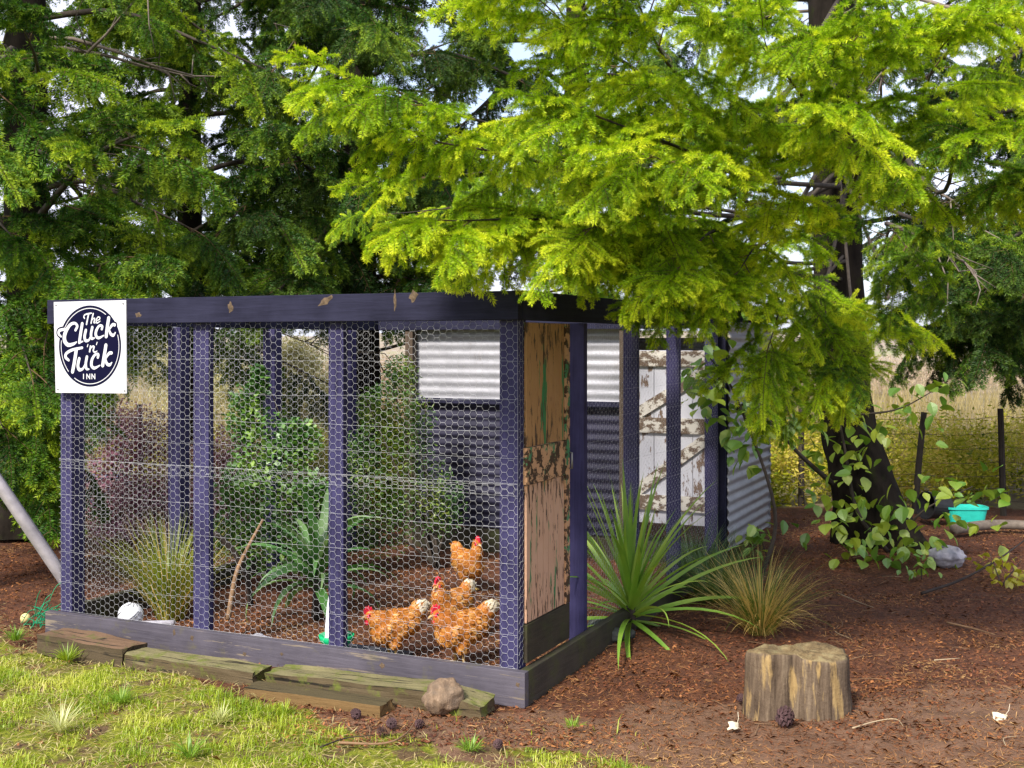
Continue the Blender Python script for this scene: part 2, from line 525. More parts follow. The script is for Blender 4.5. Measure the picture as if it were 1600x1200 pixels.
def hex_net(L, z0, z1, a=0.0219, rad=0.00048, seed=1, wires=(), sag=0.0, slope=0.0):
    """hexagonal netting in the local xz plane, x from 0 to L"""
    r_ = random.Random(seed)
    V, F = [], []
    def seg(p, q, w):
        p, q = Vector(p), Vector(q)
        d = (q - p).normalized()
        a1 = d.cross(Vector((0, 1, 0))).normalized() * w
        a2 = Vector((0, 1, 0)) * w
        b = len(V)
        for c in (p, q):
            V.extend([c + a1, c - a1 * 0.5 + a2 * 0.87, c - a1 * 0.5 - a2 * 0.87])
        for k in range(3):
            k2 = (k + 1) % 3
            F.append((b + k, b + k2, b + 3 + k2, b + 3 + k))
    hgt = math.sqrt(3) * a
    cols, rows = int(L / (1.5 * a)) + 1, int((z1 - z0) / hgt) + 1
    def J(x, z):
        k = noise.noise_vector(Vector((x * 7 + seed * 9, z * 7, 0.4)))
        k2 = noise.noise_vector(Vector((x * 2.1, z * 2.1 + seed, 2.4)))
        z += slope * x
        return Vector((min(max(x + k.x * 0.0035 + k2.x * 0.010, 0), L), k2.y * 0.006, min(max(z + k.z * 0.0035 + k2.z * 0.010, z0), z1)))
    for c in range(cols):
        x = c * 1.5 * a
        for q in range(rows + 1):
            z = z0 + q * hgt + (hgt / 2 if c % 2 else 0)
            if z > z1 + hgt * .5:
                continue
            # centre (x,z): emit top edge, and the two right-hand edges
            tl, tr, rt, br = (x - a / 2, z + hgt / 2), (x + a / 2, z + hgt / 2), (x + a, z), (x + a / 2, z - hgt / 2)
            A, B, C_, D = J(*tl), J(*tr), J(*rt), J(*br)
            for p, w, kk in ((A, B, 1.35), (B, C_, 1.0), (C_, D, 1.0)):
                if (p - w).length > a * 0.3 and abs(p.x - w.x) + abs(p.z - w.z) > 1e-4:
                    seg(p, w, rad * kk)
    for z in wires:
        k = 24
        pts = [J(L * i / k, z) + Vector((0, -0.002, 0)) for i in range(k + 1)]
        for p, w in zip(pts[:-1], pts[1:]):
            if (p - w).length > 1e-4:
                seg(p, w, rad * 1.05)
    return np_mesh('wire_netting', np.array([tuple(v) for v in V]), np.array(F))

def net(L, z0, z1, loc, rz, seed, wires, rad=0.00048, slope=0.0):
    o = link_mesh('wire_netting', hex_net(L, z0, z1, rad=rad, seed=seed, wires=wires, slope=slope), coop, M['wire'])
    o.location = loc
    o.rotation_euler = (0, 0, rz)
    return o
net(2.862, 0.94, 1.80, (-2.917, 0.041, 0), 0, 1, (0.945, 1.12, 1.245, 1.39, 1.57))
net(2.862, 0.138, 1.00, (-2.917, 0.0385, 0), 0, 2, (0.14, 0.30, 0.47, 0.632, 0.80, 0.998), slope=-0.002)
net(0.09, 0.138, 1.80, (-0.053, 0.043, 0), R(90), 3, (0.3, .47, .63, .8, .97, 1.12, 1.245, 1.39, 1.57))
net(2.64, 0.138, 1.76, (-0.043, 0.90, 0), R(90), 4, (0.3, .47, .63, .8, .97, 1.12, 1.245, 1.39, 1.57), 0.00045)
net(3.35, 0.138, 1.76, (-2.972, 0.15, 0), R(90), 5, (0.3, .47, .63, .8, .97, 1.12, 1.39, 1.57), 0.00045)

# the old gate
n = NT('peeling_tan_paint')
v1 = n.world((11, 11, 1.3))
v2 = n.coord('Object', (6, 6, 3.2))
wz = n.n('ShaderNodeSeparateXYZ', Vector=n.world()).outputs['Z']
tanv = n.noise(n.world((3, 3, 3)), 3, 4)
tanc = n.mix(n.ramp(n.math('ADD', wz, n.math('MULTIPLY', n.math('SUBTRACT', tanv, .5), .3)), (0.95, 0.0), (1.15, 1.0)), n.mix(tanv, (0.46, 0.26, 0.16), (0.56, 0.35, 0.24)), n.mix(tanv, (0.30, 0.15, 0.055), (0.42, 0.23, 0.10)))  # upper panel browner, its shade also put into the paint colour
grn = n.ramp(n.noise(v1, 1.5, 5, 0.6), (0.605, 0.0), (0.62, 1.0))
c1 = n.mix(grn, tanc, (0.03, 0.17, 0.06))
zz = n.n('ShaderNodeSeparateXYZ', Vector=n.coord('Object', vary=False)).outputs['Z']
worn = n.math('ADD', n.noise(n.coord('Object', (30, 30, 5)), 1.6, 6, 0.65), n.math('MULTIPLY', n.math('ABSOLUTE', zz), 0.32))
bare = n.ramp(worn, (0.625, 0.0), (0.64, 1.0))
c1 = n.mix(bare, c1, n.mix(n.noise(n.coord('Object', (40, 40, 3)), 2, 5), (0.035, 0.018, 0.010), (0.09, 0.045, 0.02)))
M['gate_paint'] = n.principled(c1, 0.6, 0, n.bump(n.math('SUBTRACT', 1.0, bare), 0.4, 0.003), 0.35)
n = NT('flaked_tan_paint')
tn = n.noise(n.coord('Object', (8, 8, 8)), 2.4, 7, 0.68)
bare = n.ramp(tn, (0.50, 0.0), (0.515, 1.0))
g2 = n.ramp(n.noise(n.coord('Object', (3, 6, 5)), 2.0, 4), (0.55, 0.0), (0.58, 1.0))
c1 = n.mix(g2, (0.50, 0.28, 0.15), (0.05, 0.20, 0.09))
c1 = n.mix(bare, c1, (0.05, 0.025, 0.012))
M['gate_flake'] = n.principled(c1, 0.65, 0, n.bump(n.math('SUBTRACT', 1.0, bare), 0.5, 0.003), 0.35)
M['gate_dark'] = wood_mat('dark_wet_board', (0.035, 0.028, 0.016), (0.012, 0.010, 0.007), (30, 3, 30), None, moss=(0.035, 0.04, 0.012), moss_t=0.6)
gate = empty('gate', (-0.055, 0.105, 0.0))
gate.parent = coop
def gpart(name, x0, x1, y0, y1, z0, z1, mat, bevel=0.002):
    return part(name, x0, x1, y0, y1, z0, z1, mat, gate, bevel)
bw = 0.47 / 7
for k in range(7):
    y0 = 0.004 + k * bw
    gpart('board', 0.0, 0.014, y0 + 0.0022, y0 + bw - 0.0022, 1.165, 1.755, M['gate_paint'], 0.003)
    gpart('board', 0.0, 0.014, y0 + 0.0022, y0 + bw - 0.0022, 0.335, 0.985, M['gate_paint'], 0.003)
gpart('rail', -0.012, 0.020, 0.0, 0.474, 0.988, 1.162, M['gate_flake'])
gpart('rail', -0.012, 0.020, 0.0, 0.53, 0.150, 0.330, M['gate_dark'])
gpart('stile', -0.012, 0.022, 0.476, 0.530, 0.333, 1.755, M['gate_flake'])
mb = MB()
mb.tube([(0.03, 0.50, 1.10), (0.045, 0.50, 1.10), (0.045, 0.50, 1.02), (0.03, 0.50, 1.02)], 0.005, 6)
mb.build('latch', M['steel'], gate, True)

# ---------------------------------------------------------------- the sign
sgn = empty('sign', CM @ Vector((-2.65, -0.006, 1.374)), CROT,
            'white square sign with dark round Cluck n Tuck Inn emblem on the run', 'sign')
SM = Matrix.Translation(Vector((2.65, 0.006, -1.374)))
def sp(u, v, d):
    """zoomed photo coordinates of the sign -> sign local point, d metres proud of the panel"""
    q = SM @ front_plane(70 + u * 0.15, 450 + v * 0.15, -0.006)
    return Vector((q.x, -d, q.z))
c4 = [sp(93, 146, 0), sp(846, 126, 0), sp(852, 1098, 0), sp(113, 1090, 0)]
mb = MB()
mb.add([p for p in c4] + [p + Vector((0, 0.0055, 0)) for p in c4],
       [(3, 2, 1, 0), (4, 5, 6, 7), (0, 1, 5, 4), (1, 2, 6, 5), (2, 3, 7, 6), (3, 0, 4, 7)])
mb.build('panel', M['sign_white'], sgn)
ly = [0.0006]
def stroke(mb, pts, w, smooth=True):
    """flat lettering stroke with round ends; w is one width or one per point"""
    pts3 = [sp(u, v, 0) for u, v in pts]
    ws = w if isinstance(w, (list, tuple)) else [w] * len(pts)
    if smooth and len(pts) > 2:
        k = 6
        ws = [ws[i] + (ws[i + 1] - ws[i]) * j / k for i in range(len(ws) - 1) for j in range(k)] + [ws[-1]]
        pts3 = catmull(pts3, k)
    sc = 0.46 / 962
    ly[0] += 0.00006
    y = -ly[0]
    def flat(p): return Vector((p.x, y, p.z))
    vs, fs = [], []
    m_ = len(pts3)
    for i, p in enumerate(pts3):
        t = (pts3[min(i + 1, m_ - 1)] - pts3[max(i - 1, 0)]); t.y = 0; t.normalize()
        nn = Vector((-t.z, 0, t.x))
        hw = ws[i] * sc / 2
        vs += [flat(p + nn * hw), flat(p - nn * hw)]
    for i in range(m_ - 1):
        fs.append((2 * i, 2 * i + 1, 2 * i + 3, 2 * i + 2))
    for e, sgn_ in ((0, -1), (m_ - 1, 1)):
        p = pts3[e]; hw = ws[e] * sc / 2
        t = (pts3[min(e + 1, m_ - 1)] - pts3[max(e - 1, 0)]); t.y = 0; t.normalize(); t = t * sgn_
        nn = Vector((-t.z, 0, t.x))
        b = len(vs)
        vs += [flat(p + nn * hw * math.cos(a) + t * hw * math.sin(a)) for a in [math.pi * k / 8 for k in range(9)]]
        fs.append(tuple(range(b, b + 9)))
    mb.add(vs, fs)
def ellipse(mb, cx, cy, rx, ry, n_=56, a0=0, a1=360):
    ly[0] += 0.00006
    vs = [sp(cx + rx * math.cos(2 * math.pi * k / n_), cy + ry * math.sin(2 * math.pi * k / n_), ly[0]) for k in range(n_)]
    mb.add(vs, [tuple(range(n_))])
def arc(cx, cy, rx, ry, a0, a1, n_=26):
    return [(cx + rx * math.cos(R(a0 + (a1 - a0) * k / n_)), cy + ry * math.sin(R(a0 + (a1 - a0) * k / n_))) for k in range(n_ + 1)]

CLUCK = [([(172, 506), (147, 478), (152, 446), (190, 432), (232, 432)], [22, 34, 38, 34, 26]),
         ([(322, 438), (340, 396), (312, 366), (262, 388), (214, 470), (208, 545), (244, 592), (302, 582), (332, 562)], [34, 36, 30, 40, 52, 54, 48, 34, 16]),
         ([(392, 372), (376, 470), (362, 566)], [40, 42, 40]), ([(362, 566), (398, 556)], [30, 16]),
         ([(430, 440), (417, 505), (428, 548), (462, 540), (486, 492)], [36, 38, 38, 26, 20]),
         ([(497, 410), (484, 480), (492, 526), (520, 520)], [36, 36, 34, 16]),
         ([(596, 428), (600, 398), (570, 394), (540, 440), (534, 490), (562, 520), (618, 494)], [30, 32, 28, 36, 38, 34, 14]),
         ([(668, 312), (655, 400), (642, 504)], [44, 46, 44]),
         ([(730, 384), (706, 384), (668, 436)], [38, 34, 26]), ([(672, 436), (690, 478), (716, 492), (738, 464)], [26, 36, 36, 14])]
TUCK = [([(252, 752), (222, 724), (226, 684), (286, 646), (392, 622)], [30, 40, 36, 34, 30]),
        ([(332, 640), (312, 770), (292, 872)], [48, 48, 46]),
        ([(362, 736), (348, 806), (362, 850), (400, 840), (426, 790)], [40, 42, 42, 28, 22]),
        ([(442, 718), (430, 790), (438, 840), (464, 846)], [38, 38, 36, 16]),
        ([(556, 722), (560, 692), (528, 694), (496, 744), (490, 806), (520, 834), (578, 806)], [34, 34, 30, 38, 40, 36, 14]),
        ([(640, 596), (624, 700), (606, 806)], [44, 48, 46]),
        ([(698, 676), (672, 682), (632, 738)], [38, 36, 26]), ([(634, 738), (652, 790), (680, 800), (702, 776)], [26, 38, 36, 14])]
THE = [([(412, 340), (404, 322), (420, 298), (482, 284)], [16, 20, 20, 20]), ([(454, 292), (442, 350), (432, 400)], 24),
       ([(502, 288), (490, 340), (480, 388)], 22), ([(486, 356), (508, 338), (518, 346), (510, 382), (526, 384)], [10, 18, 22, 20, 10]),
       ([(540, 362), (568, 348), (570, 328), (550, 326), (534, 358), (542, 386), (576, 366)], [12, 16, 18, 16, 20, 20, 10])]
AND = [([(452, 588), (446, 612)], 12), ([(548, 566), (540, 590)], 12), ([(480, 606), (474, 640), (470, 662)], 22),
       ([(478, 632), (502, 608), (516, 614), (508, 650), (522, 668), (548, 656)], [10, 20, 22, 20, 18, 10])]
INN = [([(407, 898), (407, 944)], 13), ([(441, 946), (441, 896)], 12), ([(441, 898), (473, 944)], 13), ([(473, 946), (473, 896)], 12),
       ([(494, 946), (494, 896)], 12), ([(494, 898), (526, 944)], 13), ([(526, 946), (526, 896)], 12)]
mb = MB()
ellipse(mb, 472, 605, 324, 424)
for pts, w in (CLUCK[0], CLUCK[1], CLUCK[7], CLUCK[8], CLUCK[9]):
    stroke(mb, pts, [(x + 38) for x in (w if isinstance(w, list) else [w] * len(pts))])
mb.build('emblem', M['sign_navy'], sgn)
mb = MB()
stroke(mb, arc(472, 605, 300, 394, -57, -152), 9, False)
stroke(mb, arc(472, 605, 302, 394, -17, 122), 9, False)
stroke(mb, arc(472, 605, 300, 394, 138, 188), 9, False)
mb.build('ring', M['sign_white'], sgn)
mb = MB()
THE = [([(u + 4, v - 22) for u, v in p_], [x * .85 for x in w_] if isinstance(w_, list) else w_ * .85) for p_, w_ in THE]
for grp in (THE, CLUCK, AND, TUCK, INN):
    for pts, w in grp:
        stroke(mb, pts, w, len(pts) > 2)
mb.build('lettering', M['sign_white'], sgn)
for u, v in ((118, 180), (817, 163), (138, 1057), (834, 1072)):
    mb = MB()
    p = sp(u, v, 0)
    mb.tube([(0, 0, 0), (0, -0.002, 0)], 0.005, 10)
    o = mb.build('screw', M['steel'], sgn)
    o.location = p

# ---------------------------------------------------------------- hen house behind the run
house = empty('hen_house', CM @ Vector((0, 3.56, 0)), CROT, 'low corrugated iron hen house at the far end of the run', 'hen house')
def hpart(*a, **k):
    return part(*a, parent=house, **k)
def corrugated(L, H, pitch=0.076, amp=0.008, seed=0):
    amp = 0.004 if seed in (3, 4) else amp
    """sheet in the xz plane, ribs running along x"""
    nz = int(H / pitch * 10)
    nx = max(2, int(L / 0.12))
    r_ = random.Random(seed)
    v, f = [], []
    for j in range(nz + 1):
        z = H * j / nz
        for i in range(nx + 1):
            x = L * i / nx
            v.append((x, amp * math.sin(2 * math.pi * z / pitch) + 0.004 * noise.noise(Vector((x * 3, z * 3, seed))), z))
    for j in range(nz):
        for i in range(nx):
            a = j * (nx + 1) + i
            f.append((a, a + 1, a + nx + 2, a + nx + 1))
    return np_mesh('iron_sheet', v, f)
def sheet(L, H, loc, rz, mat, seed, rx=0.0):
    o = link_mesh('iron_sheet', corrugated(L, H, seed=seed), house, mat, True)
    o.location = loc
    o.rotation_euler = (rx, 0, rz)
    return o
HX = -2.62
sheet(0.98, 1.00, (HX, 0.030, 0.17), 0, M['iron_dark'], 1)
sheet(0.93, 1.00, (HX + 0.95, 0.042, 0.17), 0, M['iron_dark'], 2)
sheet(0.98, 0.60, (HX, 0.055, 1.20), 0, M['iron_zinc'], 3)  # pale upper sheets stand in for an opening onto a sunlit back wall
sheet(0.93, 0.60, (HX + 0.95, 0.067, 1.20), 0, M['iron_zinc'], 4)
M['brown_post'] = wood_mat('weathered_brown_post', (0.085, 0.06, 0.042), (0.03, 0.021, 0.015), (30, 30, 2), None)
hpart('post', HX - 0.05, HX + 0.02, -0.045, 0.025, 0, 1.76, M['brown_post'])
hpart('post', -0.80, -0.71, -0.045, 0.025, 0, 1.76, M['brown_post'])
hpart('post', -0.075, 0.0, 0.03, 0.10, 0, 1.76, M['side_beam'])
hpart('rail', HX + 0.022, -0.802, -0.03, 0.018, 1.165, 1.205, M['side_beam'])
hpart('sill_board', HX, -0.10, -0.035, 0.02, -0.02, 0.165, M['gate_dark'])
# flanks, back and roof
for k in range(2):
    sheet(0.72, 0.86, (0.012, 0.06 + k * 0.68, 0.12), R(90), M['iron_zinc'], 10 + k)
    sheet(0.72, 0.86, (0.024, 0.06 + k * 0.68, 0.955), R(90), M['iron_zinc'], 20 + k)
sheet(1.40, 1.66, (HX - 0.04, 0.06, 0.1), R(90), M['iron_zinc'], 30)
sheet(2.66, 1.60, (HX - 0.02, 1.43, 0.1), 0, M['iron_zinc'], 31)
o = sheet(2.9, 1.62, (HX - 0.13, -0.06, 1.93), 0, M['iron_zinc'], 32, R(-93.5))
# the flaky white door
n = NT('flaking_white_paint')
tn = n.noise(n.coord('Object', (9, 9, 3.0)), 1.8, 7, 0.7)
wf = n.ramp(tn, (0.56, 0.0), (0.58, 1.0))
wood = n.mix(n.noise(n.coord('Object', (40, 40, 3)), 2, 5), (0.07, 0.045, 0.03), (0.20, 0.13, 0.09))
M['door_white'] = n.principled(n.mix(wf, (0.44, 0.44, 0.49), wood), 0.6, 0, n.bump(wf, 0.4, 0.003))
n = NT('bare_mossy_rail')
tn = n.noise(n.coord('Object', (6, 9, 9)), 2.2, 7, 0.7)
wf = n.ramp(tn, (0.47, 0.0), (0.52, 1.0))
wood = n.mix(n.noise(n.coord('Object', (3, 40, 40)), 2, 5), (0.06, 0.04, 0.028), (0.16, 0.11, 0.075))
M['door_rail'] = n.principled(n.mix(wf, (0.50, 0.47, 0.42), wood), 0.75, 0, n.bump(tn, 0.5, 0.004))
hdoor = empty('door', (-0.69, 0.0, 0.0)); hdoor.parent = house
def dpart(name, x0, x1, y0, y1, z0, z1, mat):
    return part(name, x0, x1, y0, y1, z0, z1, mat, hdoor, 0.003)
for k in range(4):
    dpart('board', 0.003 + k * 0.15, 0.15 + k * 0.15, 0.0, 0.02, 0.30, 1.60, M['door_white'])
for z in (0.40, 0.98, 1.48):
    dpart('rail', -0.002, 0.602, -0.028, -0.002, z, z + 0.115, M['door_rail'])
for z0, z1 in ((0.52, 0.975), (1.10, 1.475)):
    mb = MB()
    a, b = Vector((0.02, 0, z0 + 0.02)), Vector((0.57, 0, z1 - 0.02))
    d = (b - a).normalized(); nn = Vector((-d.z, 0, d.x)) * 0.042
    q = [a + nn, a - nn, b - nn, b + nn]
    mb.add([Vector((p.x, -0.024, p.z)) for p in q] + [Vector((p.x, -0.003, p.z)) for p in q],
           [(0, 1, 2, 3), (7, 6, 5, 4), (0, 4, 5, 1), (1, 5, 6, 2), (2, 6, 7, 3), (3, 7, 4, 0)])
    mb.build('brace', M['door_rail'], hdoor)

# ---------------------------------------------------------------- conifers
def make_bough(seed, n_sec=17, nl=0.027, nw=0.0030, step=0.0075, per=3, droop=0.16, tert=0.055, hang=0.10, tl=1.0):
    r_ = np.random.default_rng(seed)
    shoots = []          # (points, radius0, needle_start)
    def curve(p, d, L, k, dr):
        pts = [p]
        d = d / np.linalg.norm(d)
        for i in range(k):
            d = d + np.array([0, 0, -dr / k]) + r_.normal(0, 0.04, 3)
            d /= np.linalg.norm(d)
            pts.append(pts[-1] + d * L / k)
        return np.array(pts)
    L = 1.0
    main = curve(np.zeros(3), np.array([1, 0, 0.10]), L, 12, droop * 2)
    shoots.append((main, 0.007, 0.25))
    def at(pts, u):
        x = u * (len(pts) - 1); i = min(int(x), len(pts) - 2); t = x - i
        return pts[i] * (1 - t) + pts[i + 1] * t, (pts[i + 1] - pts[i]) / np.linalg.norm(pts[i + 1] - pts[i])
    up = np.array([0, 0, 1.0])
    for i in range(n_sec):
        u = 0.10 + 0.86 * (i + 0.5) / n_sec + r_.normal(0, 0.01)
        u = min(max(u, .06), .97)
        p, t = at(main, u)
        side = np.cross(up, t); side /= np.linalg.norm(side)
        sg = 1 if i % 2 else -1
        an = R(52 + r_.normal(0, 9))
        l = (0.46 * (1 - u) ** 0.75 + 0.07) * r_.uniform(0.75, 1.15)
        if u < 0.25: l *= 0.7
        d = t * math.cos(an) + side * sg * math.sin(an) + up * r_.normal(0.0, 0.26)
        sec = curve(p, d, l, 6, hang * 3 * r_.uniform(0.3, 1.6))
        shoots.append((sec, 0.0032, 0.12))
        k = int(l / tert)
        for j in range(k):
            w = (j + 0.6) / (k + 0.2)
            if w > 0.93: continue
            q, tt = at(sec, w)
            s2 = np.cross(up, tt); s2 /= max(np.linalg.norm(s2), 1e-6)
            sg2 = 1 if j % 2 else -1
            a2 = R(48 + r_.normal(0, 10))
            l2 = (0.32 * l * (1 - w) + 0.055) * r_.uniform(0.7, 1.3) * tl
            d2 = tt * math.cos(a2) + s2 * sg2 * math.sin(a2) + up * r_.normal(-0.05, 0.32)
            shoots.append((curve(q, d2, l2, 3, hang * 2 * r_.uniform(0.2, 1.6)), 0.0018, 0.0))
    tw = MB()
    NV, TN = [], []
    for pts, r0, ns in shoots:
        tw.tube([tuple(p) for p in pts], [r0 * (1 - 0.75 * i / (len(pts) - 1)) for i in range(len(pts))], 3, 0, False)
        seg = np.linalg.norm(np.diff(pts, axis=0), axis=1)
        Ls = seg.sum(); m = int(Ls / step)
        if m < 2: continue
        u = np.linspace(ns, 1.0, m)
        x = np.clip(u * (len(pts) - 1), 0, len(pts) - 1.0001); i = x.astype(int); tt = (x - i)[:, None]
        rnd = r_.random()
        own = 0.10 + 0.42 * rnd + 0.42 * (u ** 1.5) + (0.10 if r0 < .003 else 0)  # tone by age, plus painted contrast of lit tips and darker bases
        c = pts[i] * (1 - tt) + pts[i + 1] * tt
        t = pts[i + 1] - pts[i]; t /= np.linalg.norm(t, axis=1)[:, None]
        side = np.cross(up, t); side /= np.maximum(np.linalg.norm(side, axis=1)[:, None], 1e-6)
        nrm = np.cross(t, side)
        for kx in range(per):
            sg = np.where(r_.random(m) < 0.5, -1.0, 1.0) if kx >= 2 else np.full(m, -1.0 if kx == 0 else 1.0)
            el = r_.normal(R(10 if kx < 2 else (50 if kx < 4 else -35)), R(24), m)
            rad = side * (sg * np.cos(el))[:, None] + nrm * np.sin(el)[:, None]
            fw = r_.uniform(0.25, 0.75, m) + np.clip((u - 0.9) * 10, 0, 1) * 0.9
            d = rad + t * fw[:, None]
            d /= np.linalg.norm(d, axis=1)[:, None]
            ll = nl * r_.uniform(0.75, 1.2, m)
            wv = np.cross(d, nrm + r_.normal(0, 0.4, (m, 3)))
            wv /= np.maximum(np.linalg.norm(wv, axis=1)[:, None], 1e-6)
            a = c; b_ = c + d * (ll * 0.4)[:, None] + wv * nw / 2
            e = c + d * ll[:, None]; f_ = c + d * (ll * 0.4)[:, None] - wv * nw / 2
            NV.append(np.stack([a, b_, e, f_], 1).reshape(-1, 3))
            tn = own + r_.normal(0, .07, m)
            TN.append(np.stack([tn - .12, tn, tn + .12, tn], 1).ravel())
    nvv = np.concatenate(NV)
    tv = np.array(tw.v); tf = np.array(tw.f)
    k = len(tv)
    nf = (np.arange(len(nvv)).reshape(-1, 4)) + k
    me = np_mesh('bough', np.concatenate([tv, nvv]), np.concatenate([tf, nf]), np.concatenate([np.zeros(len(tf)), np.ones(len(nf))]))
    at_ = me.attributes.new('tone', 'FLOAT', 'POINT')
    at_.data.foreach_set('value', np.concatenate([np.zeros(k), np.concatenate(TN)]).astype(np.float32))
    return me

BOUGH_NEAR = [make_bough(100 + k, 13, 0.035, 0.0050, 0.0062, 5, 0.10 + 0.06 * k, 0.10, 0.10 + 0.07 * k, 1.4) for k in range(6)]
BOUGH_FAR = [make_bough(200 + k, 15, 0.042, 0.0090, 0.0115, 5, 0.14 + 0.07 * k, 0.092, 0.16 + 0.08 * k, 1.3) for k in range(6)]
for me in BOUGH_NEAR + BOUGH_FAR:
    me.materials.append(M['twig']); me.materials.append(M['needle_mid'])

def put_bough(root, rp, me, loc, d, mat, scale, roll, r_):
    x = d.normalized()
    z = Vector((0, 0, 1)); z = z - x * z.dot(x)
    if z.length < 0.05: z = Vector((0, 1, 0)) - x * x.y
    z.normalize(); y = z.cross(x)
    m3 = Matrix((x, y, z)).transposed() @ Matrix.Rotation(roll, 3, 'X')
    o = bpy.data.objects.new('bough', me)
    COL.objects.link(o)
    o.parent = root
    o.matrix_local = Matrix.Translation(loc - rp) @ m3.to_4x4() @ Matrix.Diagonal((scale, scale, scale, 1))
    o.material_slots[1].link = 'OBJECT'
    o.material_slots[1].material = mat
    return o

def conifer(name, label, trunk_pts, trunk_r, limbs, meshes, mats, seed, per_m=4.2, scale=(0.6, 0.95), start=0.22, dz=(-0.45, 0.05), maxb=298, flare=1.5, lr=0.05, dead=0, over=None):
    r_ = random.Random(seed)
    root = empty(name, trunk_pts[0], 0, label, 'tree', 'conifers around the chicken run')
    rp = Vector(trunk_pts[0])
    # trunk with buttressed, furrowed bark
    pts = catmull(trunk_pts, 8)
    nseg = 28
    vs, fs = [], []
    H = pts[-1].z
    for i, p in enumerate(pts):
        u = i / (len(pts) - 1)
        k = u * (len(trunk_r) - 1); j = min(int(k), len(trunk_r) - 2)
        rr = trunk_r[j] + (trunk_r[j + 1] - trunk_r[j]) * (k - j)
        for q in range(nseg):
            an = 2 * math.pi * q / nseg
            fur = 0.05 * noise.noise(Vector((math.cos(an) * 5, math.sin(an) * 5, p.z * 1.2 + seed))) + 0.05 * noise.noise(Vector((math.cos(an) * 14, math.sin(an) * 14, p.z * 3 + seed)))
            fl = max(0, 1 - p.z / 0.7) ** 2 * (0.35 + 0.35 * math.sin(an * 3 + seed) + 0.2 * math.sin(an * 5 + 1)) * (flare - 1)
            r2 = rr * (1 + 2.0 * fur + fl * 1.4)
            vs.append(p - rp + Vector((math.cos(an) * r2, math.sin(an) * r2, 0)))
    for i in range(len(pts) - 1):
        for q in range(nseg):
            q2 = (q + 1) % nseg
            fs.append((i * nseg + q, i * nseg + q2, (i + 1) * nseg + q2, (i + 1) * nseg + q))
    fs.append(tuple(range((len(pts) - 1) * nseg, len(pts) * nseg)))
    mb = MB(); mb.add(vs, fs)
    mb.build('trunk', M['bark'], root, True)
    nb = 0
    total = sum(sum((Vector(a) - Vector(b)).length for a, b in zip(l[:-1], l[1:])) for l in limbs)
    for li, l in enumerate(limbs):
        lp = catmull(l, 6)
        Ln = sum((a - b).length for a, b in zip(lp[:-1], lp[1:]))
        mb = MB()
        r0 = lr * (0.55 + 0.2 * Ln)
        mb.tube([p - rp for p in lp], [r0 * (1 - 0.9 * i / (len(lp) - 1)) for i in range(len(lp))], 6)
        mb.build('limb', M['limb'], root, True)
        k = max(3, int(Ln * per_m * min(1.0, (maxb - len(limbs)) / (total * per_m))))
        for b in range(k):
            if nb >= maxb: break
            u = start + (1 - start) * (b + 0.5) / k
            x = u * (len(lp) - 1); i = min(int(x), len(lp) - 2)
            p = lp[i].lerp(lp[i + 1], x - i)
            t = (lp[i + 1] - lp[i]).normalized()
            sd = t.cross(Vector((0, 0, 1)))
            sd = sd.normalized() if sd.length > 0.1 else Vector((1, 0, 0))
            a = R(66 - 46 * u + r_.uniform(-12, 12)) * (1 if b % 2 else -1)
            d = t * math.cos(a) + sd * math.sin(a) + Vector((0, 0, r_.uniform(*dz)))
            sc = r_.uniform(*scale) * (1.08 - 0.42 * u)
            put_bough(root, rp, r_.choice(meshes), p, d, r_.choice(over[li] if over and li in over else mats), sc, r_.uniform(-0.5, 0.5), r_)
            nb += 1
        if nb < maxb:
            t = (lp[-1] - lp[-3]).normalized()
            put_bough(root, rp, r_.choice(meshes), lp[-1] - t * 0.06, t + Vector((0, 0, r_.uniform(-.15, .05))), r_.choice(mats), r_.uniform(*scale) * 0.7, r_.uniform(-0.3, 0.3), r_)
            nb += 1
    for k in range(dead):
        z = r_.uniform(1.5, 5.0); az = r_.uniform(0, 6.28); L = r_.uniform(1.0, 2.2)
        d = Vector((math.cos(az), math.sin(az), r_.uniform(-.25, .35)))
        p = rp + Vector((0, 0, z)); mb = MB()
        pts = [p]
        for q in range(5):
            d = (d + Vector((r_.gauss(0, .16), r_.gauss(0, .16), r_.gauss(-.05, .12)))).normalized()
            pts.append(pts[-1] + d * L / 5)
        mb.tube([a - rp for a in pts], [.022 * (1 - .85 * i / 5) for i in range(6)], 5)
        for q in range(9):
            i = r_.randint(1, 4); a = pts[i].lerp(pts[i + 1], r_.random())
            e = d * .5 + Vector((r_.gauss(0, .6), r_.gauss(0, .6), r_.gauss(-.1, .5)))
            e = e.normalized() * r_.uniform(.2, .6)
            m_ = a + e * .5 + Vector((r_.gauss(0, .04), r_.gauss(0, .04), r_.gauss(0, .04)))
            mb.tube([a - rp, m_ - rp, a + e - rp], [.008, .005, .002], 4)
        mb.build('dead_branch', M['dead'], root, True)
    return root

def auto_limbs(base, z0, z1, n_, l0, l1, seed, droop=0.35, lean=(0, 0)):
    r_ = random.Random(seed)
    out = []
    for i in range(n_):
        z = z0 + (z1 - z0) * (i + r_.random() * 0.7) / n_
        az = i * 2.399963 + r_.uniform(-.3, .3)
        L = (l0 + (l1 - l0) * (z - z0) / max(z1 - z0, .1)) * r_.uniform(0.75, 1.2)
        d = Vector((math.cos(az), math.sin(az), 0))
        p = Vector((base[0] + lean[0] * z, base[1] + lean[1] * z, z))
        dr = droop * r_.uniform(0.4, 1.5)
        out.append([p, p + d * L * 0.35 + Vector((0, 0, 0.03 * L)), p + d * L * 0.7 + Vector((0, 0, -dr * L * 0.35)), p + d * L + Vector((0, 0, -dr * L * 0.8))])
    return out

